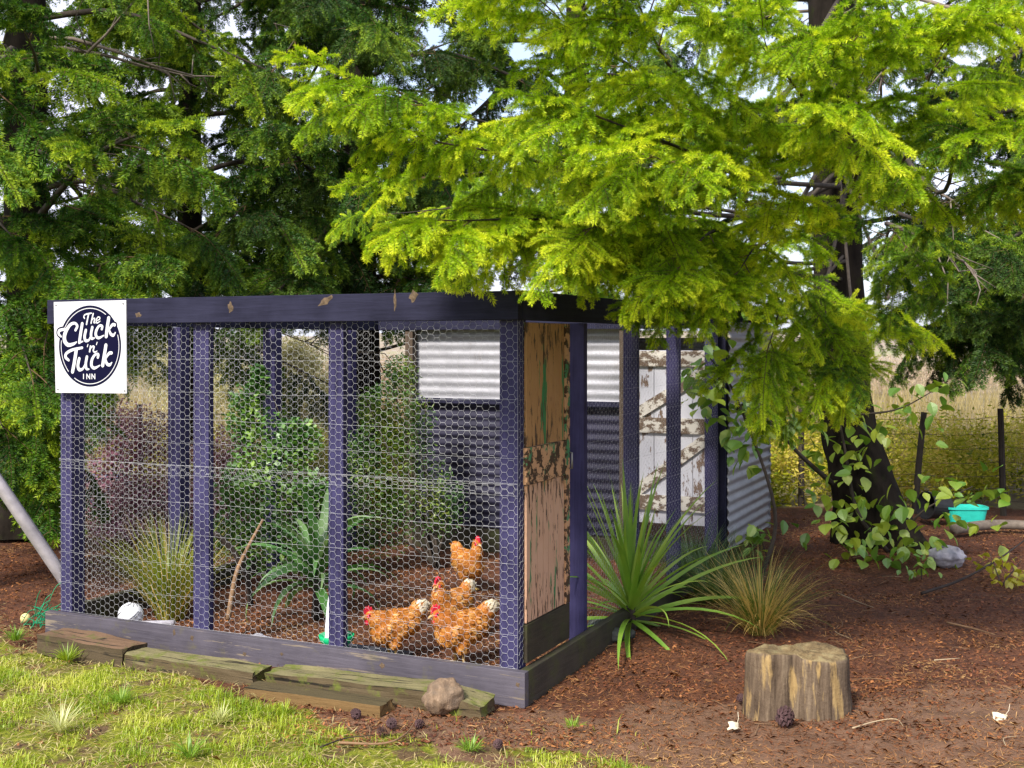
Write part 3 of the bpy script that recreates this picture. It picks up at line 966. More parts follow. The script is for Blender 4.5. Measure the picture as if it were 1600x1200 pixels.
# the near fir on the right, its lit limbs reaching out over the run
TB = G(1385, 852)
ft = [TB, P(1335, 700, 9.72), P(1315, 560, 9.7), P(1308, 300, 9.7), P(1300, 0, 9.7), Vector((2.6, 9.7, 7.5)), Vector((2.6, 9.7, 11.0))]
_tc = [0]
def tr(z):
    _tc[0] += 1
    return Vector((2.70 + .05 * math.sin(_tc[0] * 2.1), 9.62, z + .75 * math.sin(_tc[0] * 1.7) + .25))
LIMBS = [
    [tr(3.0), P(1080, 300, 7.0), P(800, 205, 5.3), P(545, 128, 4.7)],
    [tr(2.9), P(1100, 370, 7.0), P(880, 345, 5.6), P(690, 345, 4.9)],
    [tr(3.1), P(1060, 330, 6.8), P(850, 255, 5.5), P(640, 215, 5.0)],
    [tr(3.5), P(1150, 190, 6.6), P(980, 100, 5.0), P(860, 20, 4.6)],
    [tr(3.6), P(1180, 210, 6.4), P(1060, 120, 5.0), P(985, -20, 4.5)],
    [tr(3.2), P(1180, 280, 6.5), P(1060, 230, 5.2), P(900, 170, 4.7)],
    [tr(3.0), P(1210, 330, 6.6), P(1130, 290, 5.4), P(1010, 240, 4.6)],
    [tr(3.4), P(1290, 240, 6.4), P(1260, 160, 5.2), P(1180, 60, 4.7)],
    [tr(3.4), P(1360, 230, 6.4), P(1340, 150, 5.2), P(1330, 60, 4.7)],
    [tr(3.3), P(1420, 240, 6.4), P(1440, 160, 5.3), P(1470, 70, 4.8)],
    [tr(3.0), P(1330, 290, 6.4), P(1340, 235, 5.2), P(1310, 190, 4.6)],
    [tr(2.9), P(1450, 290, 6.6), P(1500, 235, 5.4), P(1580, 190, 4.8)],
    [tr(2.7), P(1460, 350, 6.8), P(1530, 310, 5.6), P(1620, 270, 5.0)],
    [tr(2.6), P(1120, 400, 7.2), P(960, 350, 5.8), P(790, 360, 5.1)],
    [tr(2.6), P(1160, 400, 7.2), P(1050, 330, 5.8), P(910, 360, 5.1)],
    [tr(2.6), P(1200, 390, 7.0), P(1120, 360, 5.8), P(1060, 420, 5.2)],
    [tr(2.5), P(1230, 410, 7.2), P(1190, 380, 6.0), P(1150, 430, 5.4)],
    [tr(2.3), P(1250, 440, 7.6), P(1230, 450, 6.4), P(1200, 545, 5.8)],
    [tr(2.2), P(1290, 450, 7.8), P(1290, 470, 6.6), P(1290, 560, 6.0)],
    [tr(2.5), P(1370, 400, 7.6), P(1390, 360, 6.6), P(1420, 390, 6.2)],
    [tr(2.6), P(1130, 410, 7.4), P(1030, 370, 6.2), P(960, 395, 5.6)],
    [tr(2.3), P(1180, 440, 7.6), P(1110, 440, 6.6), P(1050, 480, 6.0)],
    [tr(2.1), P(1330, 470, 8.0), P(1340, 520, 7.0), P(1320, 580, 6.5)],
    [tr(2.1), P(1260, 470, 8.0), P(1240, 520, 7.0), P(1225, 610, 6.6)],
    [tr(2.2), P(1180, 470, 8.0), P(1000, 400, 6.9), P(800, 360, 6.4)],  # this and the next three limbs added over the roof for shade
    [tr(2.7), Vector((1.6, 8.0, 2.75)), Vector((.5, 6.9, 2.7)), Vector((-.5, 6.1, 2.5))],
    [tr(2.9), Vector((1.7, 8.0, 3.0)), Vector((.9, 6.8, 2.9)), Vector((.1, 5.9, 2.7))],
    [tr(2.6), Vector((1.4, 8.3, 2.6)), Vector((.2, 7.5, 2.55)), Vector((-.8, 6.9, 2.4))],
    [tr(3.8), P(1280, 120, 7.5), P(1220, 60, 6.5), P(1100, -30, 5.6)],
    [tr(3.8), P(1420, 120, 7.5), P(1500, 60, 6.5), P(1580, -10, 5.6)],
]
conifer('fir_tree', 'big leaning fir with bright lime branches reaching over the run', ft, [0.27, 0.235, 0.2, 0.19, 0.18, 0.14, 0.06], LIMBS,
        BOUGH_NEAR, [M['needle_lime']], 11, 3.55, (0.52, 0.86), 0.46, (-0.34, 0.22), 298, 1.7, 0.012, 10, {12: [M['needle_mid'], M['needle_lime']], 19: [M['needle_mid']], 18: [M['needle_mid'], M['needle_lime']], 11: [M['needle_lime'], M['needle_mid']], 26: [M['needle_mid']], 27: [M['needle_mid'], M['needle_lime']]})  # overrides: older, shaded limbs take darker needles, shade put into the colour

# the darker trees behind
def dark_tree(label, px, y, r0, z0, z1, nl, l0, l1, seed, mats, dr=0.35, per_m=2.5, scale=(0.75, 1.25), extra=()):
    x = (px - 800) / FOC * y
    pts = [Vector((x, y, 0)), Vector((x + .02, y, 1.5)), Vector((x - .03, y, 3.5)), Vector((x, y, 6)), Vector((x, y, 10))]
    limbs = list(extra) + auto_limbs((x, y), z0, z1, nl, l0, l1, seed, dr)
    return conifer('conifer', label, pts, [r0, r0 * .85, r0 * .75, r0 * .6, r0 * .25], limbs, BOUGH_FAR, mats, seed, per_m, scale, 0.15, (-0.55, 0.15), 280, 1.4, 0.03, 14)
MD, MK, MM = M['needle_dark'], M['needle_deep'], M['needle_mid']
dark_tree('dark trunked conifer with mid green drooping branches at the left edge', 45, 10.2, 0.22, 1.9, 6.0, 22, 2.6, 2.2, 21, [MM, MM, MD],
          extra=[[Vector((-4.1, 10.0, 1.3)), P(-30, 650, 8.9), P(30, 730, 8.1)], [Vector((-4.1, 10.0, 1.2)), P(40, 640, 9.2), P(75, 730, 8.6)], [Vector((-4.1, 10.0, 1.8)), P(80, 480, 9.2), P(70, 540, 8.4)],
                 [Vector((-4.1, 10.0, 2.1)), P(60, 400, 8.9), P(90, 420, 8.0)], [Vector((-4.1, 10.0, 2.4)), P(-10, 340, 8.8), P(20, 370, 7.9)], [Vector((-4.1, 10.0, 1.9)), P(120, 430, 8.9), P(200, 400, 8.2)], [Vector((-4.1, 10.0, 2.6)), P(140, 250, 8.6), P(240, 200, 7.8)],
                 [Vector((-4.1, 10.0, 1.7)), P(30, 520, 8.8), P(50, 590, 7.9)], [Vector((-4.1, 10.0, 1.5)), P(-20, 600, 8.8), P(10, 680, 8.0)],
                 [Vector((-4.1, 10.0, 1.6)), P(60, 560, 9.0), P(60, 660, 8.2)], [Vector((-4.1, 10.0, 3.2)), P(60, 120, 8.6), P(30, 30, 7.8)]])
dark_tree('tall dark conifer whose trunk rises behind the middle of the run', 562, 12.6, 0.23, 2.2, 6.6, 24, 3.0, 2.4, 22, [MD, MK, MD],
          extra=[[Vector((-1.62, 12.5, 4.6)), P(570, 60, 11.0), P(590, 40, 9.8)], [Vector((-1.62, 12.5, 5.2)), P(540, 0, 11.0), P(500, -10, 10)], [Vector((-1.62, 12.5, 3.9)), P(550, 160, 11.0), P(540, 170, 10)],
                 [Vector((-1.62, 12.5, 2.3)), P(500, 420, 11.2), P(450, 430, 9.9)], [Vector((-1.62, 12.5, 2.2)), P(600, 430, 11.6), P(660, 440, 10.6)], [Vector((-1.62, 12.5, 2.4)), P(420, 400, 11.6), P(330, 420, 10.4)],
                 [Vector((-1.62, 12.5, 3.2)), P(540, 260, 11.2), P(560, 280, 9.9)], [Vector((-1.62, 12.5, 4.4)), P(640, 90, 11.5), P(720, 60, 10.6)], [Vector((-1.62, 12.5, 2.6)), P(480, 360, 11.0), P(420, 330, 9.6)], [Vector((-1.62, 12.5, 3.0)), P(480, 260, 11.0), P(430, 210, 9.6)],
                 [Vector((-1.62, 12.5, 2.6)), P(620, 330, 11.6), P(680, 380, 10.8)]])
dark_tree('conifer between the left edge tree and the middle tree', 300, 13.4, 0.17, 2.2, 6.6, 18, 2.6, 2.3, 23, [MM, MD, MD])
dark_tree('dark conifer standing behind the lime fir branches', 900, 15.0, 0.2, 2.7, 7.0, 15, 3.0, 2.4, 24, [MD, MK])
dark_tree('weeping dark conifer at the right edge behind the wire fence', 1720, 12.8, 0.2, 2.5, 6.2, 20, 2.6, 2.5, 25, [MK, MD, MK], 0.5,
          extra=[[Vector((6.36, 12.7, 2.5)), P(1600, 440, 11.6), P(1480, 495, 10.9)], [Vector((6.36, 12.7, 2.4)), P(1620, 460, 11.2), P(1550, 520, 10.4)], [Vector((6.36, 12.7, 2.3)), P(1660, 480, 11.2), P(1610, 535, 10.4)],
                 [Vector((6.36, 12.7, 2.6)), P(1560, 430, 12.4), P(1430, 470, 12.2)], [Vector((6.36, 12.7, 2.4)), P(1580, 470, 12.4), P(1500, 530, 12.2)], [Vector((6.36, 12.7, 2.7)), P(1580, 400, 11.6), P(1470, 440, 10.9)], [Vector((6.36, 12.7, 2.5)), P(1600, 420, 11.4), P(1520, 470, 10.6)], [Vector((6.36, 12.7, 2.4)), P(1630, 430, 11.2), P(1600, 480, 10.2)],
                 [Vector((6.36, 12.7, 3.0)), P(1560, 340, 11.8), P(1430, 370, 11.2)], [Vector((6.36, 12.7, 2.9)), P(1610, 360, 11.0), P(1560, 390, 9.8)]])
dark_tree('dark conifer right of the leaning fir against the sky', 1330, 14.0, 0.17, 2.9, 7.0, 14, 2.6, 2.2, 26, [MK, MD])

# ---------------------------------------------------------------- leaf plants
def ribbon_leaves(rng, n_, base_r, length, width, lean, curl, up=1.0, seg=7, fold=0.0, az=None):
    """numpy arcs of blade leaves from a common foot; returns verts, faces"""
    a = rng.uniform(0, 2 * np.pi, n_) if az is None else az
    L = rng.uniform(*length, n_); w = rng.uniform(*width, n_)
    th0 = rng.uniform(*lean, n_)                      # angle from vertical at the foot
    cu = rng.uniform(*curl, n_)                       # added bend along the blade
    pos = np.stack([np.cos(a) * base_r * rng.random(n_), np.sin(a) * base_r * rng.random(n_), np.zeros(n_)], 1)
    hd = np.stack([np.cos(a), np.sin(a), np.zeros(n_)], 1)
    sd = np.stack([-np.sin(a), np.cos(a), np.zeros(n_)], 1)
    V = np.zeros((n_, seg + 1, 2, 3))
    tw = rng.normal(0, 0.35, n_)
    for k in range(seg + 1):
        u = k / seg
        ww = w * (np.minimum(1, 0.55 + 2 * u) * (1 - u ** 2.2)) / 2
        th = th0 + cu * u
        nn = np.stack([np.cos(th) * np.cos(a), np.cos(th) * np.sin(a), -np.sin(th)], 1)
        s2 = sd * np.cos(tw * u)[:, None] + nn * np.sin(tw * u)[:, None]
        V[:, k, 0] = pos + s2 * ww[:, None]
        V[:, k, 1] = pos - s2 * ww[:, None]
        pos = pos + (hd * np.sin(th)[:, None] + np.array([0, 0, 1.0]) * np.cos(th)[:, None]) * (L / seg)[:, None]
    V = V.reshape(-1, 3)
    b = (np.arange(n_) * (seg + 1) * 2)[:, None, None]
    q = np.array([[2 * k, 2 * k + 1, 2 * k + 3, 2 * k + 2] for k in range(seg)])[None]
    return V, (b + q).reshape(-1, 4)

def tussock(name, label, loc, n_, base_r, length, width, lean, curl, mat, seed, cat='grass clump', dead=None, nd=0):
    rng = np.random.default_rng(seed)
    root = empty(name, loc, 0, label, cat)
    V, F = ribbon_leaves(rng, n_, base_r, length, width, lean, curl)
    o = link_mesh('blades', np_mesh('blades', V, F), root, mat)
    o['kind'] = 'stuff'
    if nd:
        V, F = ribbon_leaves(rng, nd, base_r, (length[0] * .7, length[1]), width, (lean[0], lean[1] + .1), curl)
        o = link_mesh('dry_blades', np_mesh('dry_blades', V, F), root, dead)
        o['kind'] = 'stuff'
    return root

M['straw'] = leaf_mat('straw_blades', (0.56, 0.38, 0.09), (0.78, 0.58, 0.20), None, 0.3)
M['tuss_green'] = leaf_mat('tussock_green', (0.07, 0.13, 0.012), (0.20, 0.26, 0.03), None, 0.3)
M['tuss_dark'] = leaf_mat('sedge_dark', (0.03, 0.075, 0.012), (0.08, 0.15, 0.02), None, 0.3)
M['tuss_coop'] = leaf_mat('tussock_olive', (0.10, 0.15, 0.01), (0.26, 0.30, 0.02), None, 0.3)
p = G(1188, 992)
tussock('tussock_grass', 'straw and green tussock grass between the spiky plant and the stump', p, 300, 0.07, (0.30, 0.62), (0.003, 0.006), (0.0, 0.75), (0.2, 1.5), M['tuss_green'], 31, dead=M['straw'], nd=520)
p = G(1118, 940)
tussock('sedge', 'dark green sedge in the shade behind the straw tussock', p, 420, 0.16, (0.3, 0.62), (0.004, 0.007), (0.1, 0.9), (0.3, 1.5), M['tuss_dark'], 32)
p = G(1085, 915)
tussock('sedge', 'low dark sedge against the far post of the side netting', p, 260, 0.14, (0.3, 0.6), (0.004, 0.007), (0.1, 0.8), (0.3, 1.4), M['tuss_dark'], 36)
p = CM @ Vector((-2.62, 0.62, 0))
tussock('tussock_grass', 'olive tussock grass inside the left end of the run', p, 520, 0.09, (0.4, 0.74), (0.004, 0.007), (0.0, 0.55), (0.2, 1.2), M['tuss_coop'], 33, dead=M['straw'], nd=120)

# sword-leaved plant by the side netting: every leaf a part
M['sword'] = leaf_mat('sword_leaf', (0.07, 0.19, 0.014), (0.17, 0.34, 0.02), (0.34, 0.46, 0.05), 0.28, 0.10, 4.0, 0.5)
M['flax'] = leaf_mat('flax_leaf', (0.02, 0.085, 0.02), (0.06, 0.17, 0.03), (0.20, 0.32, 0.12), 0.25, 0.06, 4.0, 0.5)
def leaf_blade(L, w, curl, seed, seg=9):
    """one keeled leaf rising along +X bending down"""
    r_ = random.Random(seed)
    v, f = [], []
    p = Vector((0, 0, 0)); th = 0.0
    for k in range(seg + 1):
        u = k / seg
        ww = w * min(1, 0.5 + 2.2 * u) * (1 - u ** 2.4) / 2
        t = Vector((math.cos(th), 0, math.sin(th))); nn = Vector((-math.sin(th), 0, math.cos(th)))
        v += [p + Vector((0, ww, 0)) + nn * ww * .35, p, p + Vector((0, -ww, 0)) + nn * ww * .35]
        p = p + t * (L / seg)
        th -= curl / seg * (0.3 + 1.4 * u)
    for k in range(seg):
        a = 3 * k
        f += [(a, a + 1, a + 4, a + 3), (a + 1, a + 2, a + 5, a + 4)]
    return np_mesh('leaf', [tuple(x) for x in v], f)

def sword_plant(name, label, loc, n_, L, w, z0, mat, seed, el=(-20, 88), curls=(0.1, 1.6), az=(0, 360), stem_h=0.15):
    r_ = random.Random(seed)
    root = empty(name, loc, 0, label, 'plant')
    mb = MB()
    mb.tube([(0, 0, -0.02), (0.005, 0, stem_h * .6), (0, 0.005, stem_h + 0.06)], [0.035, 0.03, 0.016], 8)
    mb.build('stem', M['limb'], root, True)
    var = []
    for k in range(8):
        me = leaf_blade(1.0, w / L, curls[0] + (curls[1] - curls[0]) * k / 7, seed + k)
        me.materials.append(mat)
        me.polygons.foreach_set('use_smooth', [True] * len(me.polygons))
        var.append(me)
    for i in range(n_):
        e = el[0] + (el[1] - el[0]) * (i / (n_ - 1)) ** 0.8 + r_.uniform(-8, 8)
        k = min(7, max(0, int(7 * (1 - (e - el[0]) / (el[1] - el[0])) + r_.uniform(-1.5, 1.5))))
        o = link_mesh('leaf', var[k], root)
        o.location = (r_.uniform(-.012, .012), r_.uniform(-.012, .012), z0 + stem_h * (0.2 + 0.8 * i / n_))
        a = R(r_.uniform(*az)) if az != (0, 360) else i * 2.39996 + r_.uniform(-.3, .3)
        o.rotation_euler = (r_.uniform(-.6, .6), -R(e + r_.gauss(0, 7)), a)
        s = L * r_.uniform(0.72, 1.12)
        o.scale = (s, s, s)
    return root
sword_plant('cabbage_tree', 'spiky green cabbage tree with long sword leaves beside the side netting', G(985, 985), 88, 0.80, 0.034, 0.02, M['sword'], 41)
fl = CM @ Vector((-1.86, 1.05, 0))
sword_plant('flax_plant', 'broad leaved flax with drooping strap leaves inside the run', fl, 42, 0.60, 0.06, 0.12, M['flax'], 42, (5, 66), (1.2, 2.9), stem_h=0.2)

def leaf_mesh(L, w, seed, kind='oval'):
    r_ = random.Random(seed)
    v = [(0, 0, 0)]
    prof = ((.12, .55), (.35, 1.0), (.62, .85), (.85, .42)) if kind == 'oval' else ((.08, .7), (.28, 1.0), (.55, .8), (.82, .3))
    for u, k in prof:
        b = -0.18 * u * u * L
        v += [(u * L, k * w / 2, b + .10 * w * k), (u * L, 0, b), (u * L, -k * w / 2, b + .10 * w * k)]
    v.append((L, 0, -0.2 * L))
    f = [(0, 2, 1), (0, 3, 2)]
    for k in range(3):
        a = 1 + 3 * k
        f += [(a, a + 1, a + 4, a + 3), (a + 1, a + 2, a + 5, a + 4)]
    f += [(10, 11, 13), (11, 12, 13)]
    me = bpy.data.meshes.new('leaf')
    me.from_pydata(v, [], f)
    me.update()
    return me

def leaf_cluster(rng, centres, radii, n_, size, name, ratio=0.6, flat=0.5):
    """many small diamond leaves filling blobs; returns one mesh"""
    k = rng.integers(0, len(centres), n_)
    d = rng.normal(0, 1, (n_, 3)); d /= np.linalg.norm(d, axis=1)[:, None]
    r_ = rng.random(n_) ** 0.45
    c = np.asarray(centres)[k] + d * (np.asarray(radii)[k] * r_[:, None])
    x = rng.normal(0, 1, (n_, 3)); x[:, 2] *= flat; x /= np.linalg.norm(x, axis=1)[:, None]
    u = rng.normal(0, 0.5, (n_, 3)); u[:, 2] += 1.0
    y = np.cross(u, x); y /= np.linalg.norm(y, axis=1)[:, None]
    s = size * rng.uniform(0.6, 1.3, n_)[:, None]
    V = np.stack([c, c + x * s * .5 + y * s * ratio * .5, c + x * s, c + x * s * .5 - y * s * ratio * .5], 1).reshape(-1, 3)
    return np_mesh(name, V, np.arange(4 * n_).reshape(-1, 4))

def shrub(name, label, base, blobs, n_, size, mat, seed, ratio=0.6, stems=9, stem_mat=None, sr=0.012, cat='shrub', flat=0.5):
    """blobs: list of (point, (rx,ry,rz)) in world space"""
    rng = np.random.default_rng(seed); r_ = random.Random(seed)
    base = Vector(base)
    root = empty(name, base, 0, label, cat)
    cs = [tuple(Vector(c) - base) for c, _ in blobs]
    o = link_mesh('foliage', leaf_cluster(rng, cs, [b for _, b in blobs], n_, size, 'foliage', ratio, flat), root, mat)
    o['kind'] = 'stuff'
    for k in range(stems):
        c, b = blobs[k % len(blobs)]
        e = Vector(c) - base + Vector((r_.uniform(-.7, .7) * b[0], r_.uniform(-.7, .7) * b[1], r_.uniform(0, .8) * b[2]))
        mb = MB()
        m_ = e * 0.5 + Vector((r_.uniform(-.06, .06), r_.uniform(-.06, .06), 0.06))
        pts = catmull([Vector((r_.uniform(-.03, .03), r_.uniform(-.03, .03), -0.02)), m_, e], 5)
        mb.tube(pts, [sr * (1 - .75 * i / (len(pts) - 1)) for i in range(len(pts))], 5)
        for q in range(4):
            a = pts[r_.randint(4, len(pts) - 2)]
            mb.tube([a, a + Vector((r_.uniform(-.2, .2) * b[0] * 2, r_.uniform(-.2, .2) * b[1] * 2, r_.uniform(0, .5) * b[2]))], [sr * .4, sr * .15], 4)
        mb.build('stem', stem_mat or M['limb'], root, True)
    return root

M['bush'] = leaf_mat('fresh_bush_leaf', (0.03, 0.095, 0.02), (0.085, 0.21, 0.028), (0.28, 0.43, 0.065), 0.3, 0.08, 5.0, 0.0)
M['lucerne'] = leaf_mat('dark_bush_leaf', (0.03, 0.085, 0.02), (0.075, 0.165, 0.025), (0.24, 0.28, 0.04), 0.3, 0.05, 4.0, 0.0)
M['bramble'] = leaf_mat('purple_brown_bramble', (0.24, 0.085, 0.17), (0.44, 0.20, 0.28), (0.56, 0.42, 0.24), 0.25, 0.04, 1.8, 0.0)
M['willow'] = leaf_mat('pale_olive_twigs', (0.24, 0.22, 0.09), (0.40, 0.37, 0.17), (0.55, 0.52, 0.28), 0.3, 0.03, 1.6, 0.0)
M['pinkish'] = leaf_mat('pink_brown_shrub', (0.32, 0.17, 0.15), (0.45, 0.27, 0.22), None, 0.3, 0.03, 2.0, 0.0)
M['round_leaf'] = leaf_mat('vine_leaf', (0.045, 0.13, 0.015), (0.13, 0.27, 0.02), (0.34, 0.42, 0.03), 0.32, 0.08, 2.0, 0.5)
M['weed'] = leaf_mat('yellow_green_weeds', (0.07, 0.12, 0.010), (0.38, 0.38, 0.02), (0.70, 0.52, 0.16), 0.35, 0.02, 2.2, 0.0)

b0 = CM @ Vector((-2.35, 1.75, 0))
def BL(px, py, y, rx, rz=None): return (P(px, py, y), (rx, rx * .8, rz or rx))
shrub('leafy_bush', 'fresh green small leaved bush growing inside the run', b0,
      [BL(420, 700, 7.9, .26), BL(385, 650, 7.9, .14, .22), BL(405, 600, 7.9, .06, .14), BL(470, 690, 7.9, .16), BL(440, 770, 7.8, .3), BL(380, 760, 7.9, .2), BL(490, 780, 7.8, .16), BL(430, 840, 7.8, .3, .25), BL(375, 830, 7.9, .2), BL(480, 850, 7.8, .2)],
      8200, 0.040, M['bush'], 51, 0.75)
b1 = CM @ Vector((-1.95, 2.75, 0))
shrub('dark_bush', 'dark fine leaved bush in front of the hen house wall', b1,
      [BL(610, 720, 8.8, .3, .45), BL(590, 640, 8.8, .16, .2), BL(650, 760, 8.8, .28, .4), BL(640, 660, 8.8, .2, .25), BL(590, 820, 8.7, .3), BL(625, 590, 8.9, .14, .2), BL(560, 730, 8.7, .2, .3), BL(690, 790, 8.8, .2, .25)],
      11000, 0.036, M['lucerne'], 52, 0.35)

# brambles, willow and other shrubs behind the run
shrub('bramble_bush', 'purple brown bramble seen through the left end of the run', G(175, 800),
      [BL(170, 680, 11.6, .42, .4), BL(230, 690, 11.6, .4, .35), BL(150, 760, 11.4, .5, .35), BL(240, 780, 11.2, .5, .3), BL(190, 850, 10.2, .5, .25)],
      14000, 0.05, M['bramble'], 53, 0.4, 12)
shrub('bramble_bush', 'purple brown bramble behind the leafy bush in the run', G(370, 815),
      [BL(350, 720, 11.5, .4, .35), BL(400, 800, 10.8, .5, .3), BL(330, 800, 10.6, .4, .3)], 8000, 0.05, M['bramble'], 54, 0.4, 8)
shrub('pale_willow', 'pale olive willow glimpsed behind the middle of the run', G(465, 690),
      [BL(470, 600, 18, .75, .5), BL(430, 640, 18, .7, .5), BL(510, 640, 18, .7, .5), BL(460, 560, 18, .45, .35), BL(370, 590, 18, .8, .55), BL(310, 600, 18.5, .8, .6), BL(250, 560, 18.5, .6, .5)],
      30000, 0.08, M['willow'], 55, 0.22, 14, cat='tree', flat=1.2)
shrub('pink_shrub', 'pinkish bare shrub right of the trunk behind the run', G(605, 680), [BL(603, 610, 19, .35, .5), BL(620, 650, 19, .5, .4)], 1600, 0.07, M['pinkish'], 56, 0.2, 6, flat=1.2)
shrub('yellow_bush', 'yellow green bush behind the gap beside the hen house', G(625, 740), [BL(615, 680, 14, .4, .4), BL(630, 720, 14, .45, .4)], 2500, 0.05, M['weed'], 57, 0.5, 6)

# weeds beyond the wire fence
rng = np.random.default_rng(77)
cs, rs = [], []
for k in range(560):
    y = 11.9 + 8.4 * rng.random() ** 1.6
    x = rng.uniform(-0.56, 0.62) * y
    hgt = rng.uniform(0.22, 0.52) * (1.15 if y < 15 else .8) if x > 0.5 else rng.uniform(0.15, 0.32)
    cs.append((x, y, hgt * 0.75)); rs.append((rng.uniform(.14, .42), rng.uniform(.14, .4), hgt * rng.uniform(.8, 1.25)))
weeds = link_mesh('weeds', leaf_cluster(rng, cs, rs, 150000, 0.06, 'weeds', 0.42), None, M['weed'])
tag(weeds, 'yellow green weeds filling the ground beyond the wire fence', 'weeds', None, 'stuff')
V, F = [], []
xx = np.random.default_rng(78)
fg = []
N_ = 14000
yb = xx.uniform(14, 34, N_); xb = xx.uniform(-0.5, 0.56, N_) * yb
hb = xx.uniform(0.35, 0.8, N_); an = xx.uniform(0, 6.28, N_); wd = xx.uniform(0.006, 0.014, N_); ln = xx.normal(0, .18, (N_, 2))
b_ = np.stack([xb, yb, np.zeros(N_)], 1); wv = np.stack([np.cos(an), np.sin(an), np.zeros(N_)], 1) * wd[:, None]
tp = b_ + np.stack([ln[:, 0], ln[:, 1], hb], 1)
V = np.stack([b_ - wv, b_ + wv, tp], 1).reshape(-1, 3)
M['dry_grass'] = leaf_mat('dry_field_grass', (0.24, 0.19, 0.07), (0.40, 0.32, 0.16), None, 0.3, 0.02, 0.4, 0.0)
o = link_mesh('dry_grass', np_mesh('dry_grass', V, np.arange(3 * N_).reshape(-1, 3)), None, M['dry_grass'])
tag(o, 'tall straw coloured grass of the field behind the fence', 'grass', None, 'stuff')

rng = np.random.default_rng(81)
cs, rs = [], []
for k in range(260):
    y = rng.uniform(36, 62); x = rng.uniform(-.55, .62) * y
    h_ = rng.uniform(.25, .75) * (1.35 if rng.random() < .2 else 1)
    cs.append((x, y, h_ * .9)); rs.append((rng.uniform(.6, 1.8), rng.uniform(.6, 1.5), h_))
M['scrub'] = leaf_mat('pinkish_green_scrub', (0.15, 0.19, 0.07), (0.40, 0.29, 0.22), (0.50, 0.40, 0.27), 0.3, 0.02, 0.28, 0.0)
o = link_mesh('distant_scrub', leaf_cluster(rng, cs, rs, 110000, 0.15, 'distant_scrub', 0.22, 1.4), None, M['scrub'])
tag(o, 'hazy pinkish and green scrub across the far side of the field', 'scrub', None, 'stuff')

# ---------------------------------------------------------------- wire fence
M['fence_post'] = wood_mat('dark_fence_post', (0.045, 0.036, 0.028), (0.015, 0.012, 0.009), (20, 20, 2), None, rough=0.85)
fr = empty('wire_fence', (0, 11.9, 0), 0, 'post and wire farm fence along the field behind the fir', 'fence')
fp = [(-70, 12.9), (222, 12.6), (380, 12.5), (700, 12.35), (990, 12.2), (1252, 12.0), (1428, 11.7), (1568, 11.45), (1760, 11.2)]
tops = []
for i, (px, y) in enumerate(fp):
    x = (px - 800) / FOC * y
    h_ = (1.02, 1.0, .98, 1.0, 1.0, 1.0, .97, 1.02, 1.0)[i]
    le = (0, .03, 0, 0, .0, 0, -.1, .03, 0)[i]
    mb = MB()
    mb.tube([(0, 0, -0.1), (-le * .5, 0, h_ * .5), (-le, 0, h_)], [0.034, 0.032, 0.030], 8)
    o = mb.build('post', M['fence_post'], fr)
    o.location = (x, y - 11.9, 0)
    tops.append((Vector((x, y - 11.9, 0)), Vector((-le, 0, h_))))
for k in range(7):
    f_ = (0.93, 0.78, 0.64, 0.50, 0.37, 0.25, 0.13)[k]
    pts = [b + t * f_ + Vector((0, -0.035, 0)) for b, t in tops]
    fine_ = []
    for a, b in zip(pts[:-1], pts[1:]):
        for q in range(4):
            u = q / 4
            fine_.append(a.lerp(b, u) - Vector((0, 0, 0.02 * math.sin(math.pi * u))))
    fine_.append(pts[-1])
    mb = MB()
    mb.tube(fine_, 0.0028, 4)
    mb.build('wire', M['fence_post'], fr)

# ---------------------------------------------------------------- vine round the fir trunk
def leaf_plant(name, label, base, spots, n_, L, mat, seed, stems, cat='vine', kind='oval', ratio=.75):
    r_ = random.Random(seed)
    base = Vector(base)
    root = empty(name, base, 0, label, cat)
    var = []
    for k in range(5):
        me = leaf_mesh(1.0, ratio * r_.uniform(.85, 1.15), seed + k, kind)
        me.materials.append(mat)
        var.append(me)
    for pts, rad in stems:
        mb = MB()
        q = catmull(pts, 6)
        mb.tube([p - base for p in q], [rad * (1 - .7 * i / (len(q) - 1)) for i in range(len(q))], 6)
        mb.build('stem', M['limb'], root, True)
    tot = sum(s[3] for s in spots)
    for (c, rx, rz, wgt) in spots:
        for i in range(int(n_ * wgt / tot + .5)):
            p = c + Vector((r_.gauss(0, rx * .55), r_.gauss(0, rx * .5), r_.gauss(0, rz * .55)))
            p.z = max(p.z, 0.05)
            o = link_mesh('leaf', var[r_.randrange(5)], root)
            o.location = p - base
            o.rotation_euler = (r_.uniform(-.7, .7), r_.uniform(0.0, 1.1), r_.uniform(0, 6.28))
            s = L * r_.uniform(.6, 1.2)
            o.scale = (s, s, s)
    return root
def SPT(px, py, y, rx, rz, w): return (P(px, py, y), rx, rz, w)
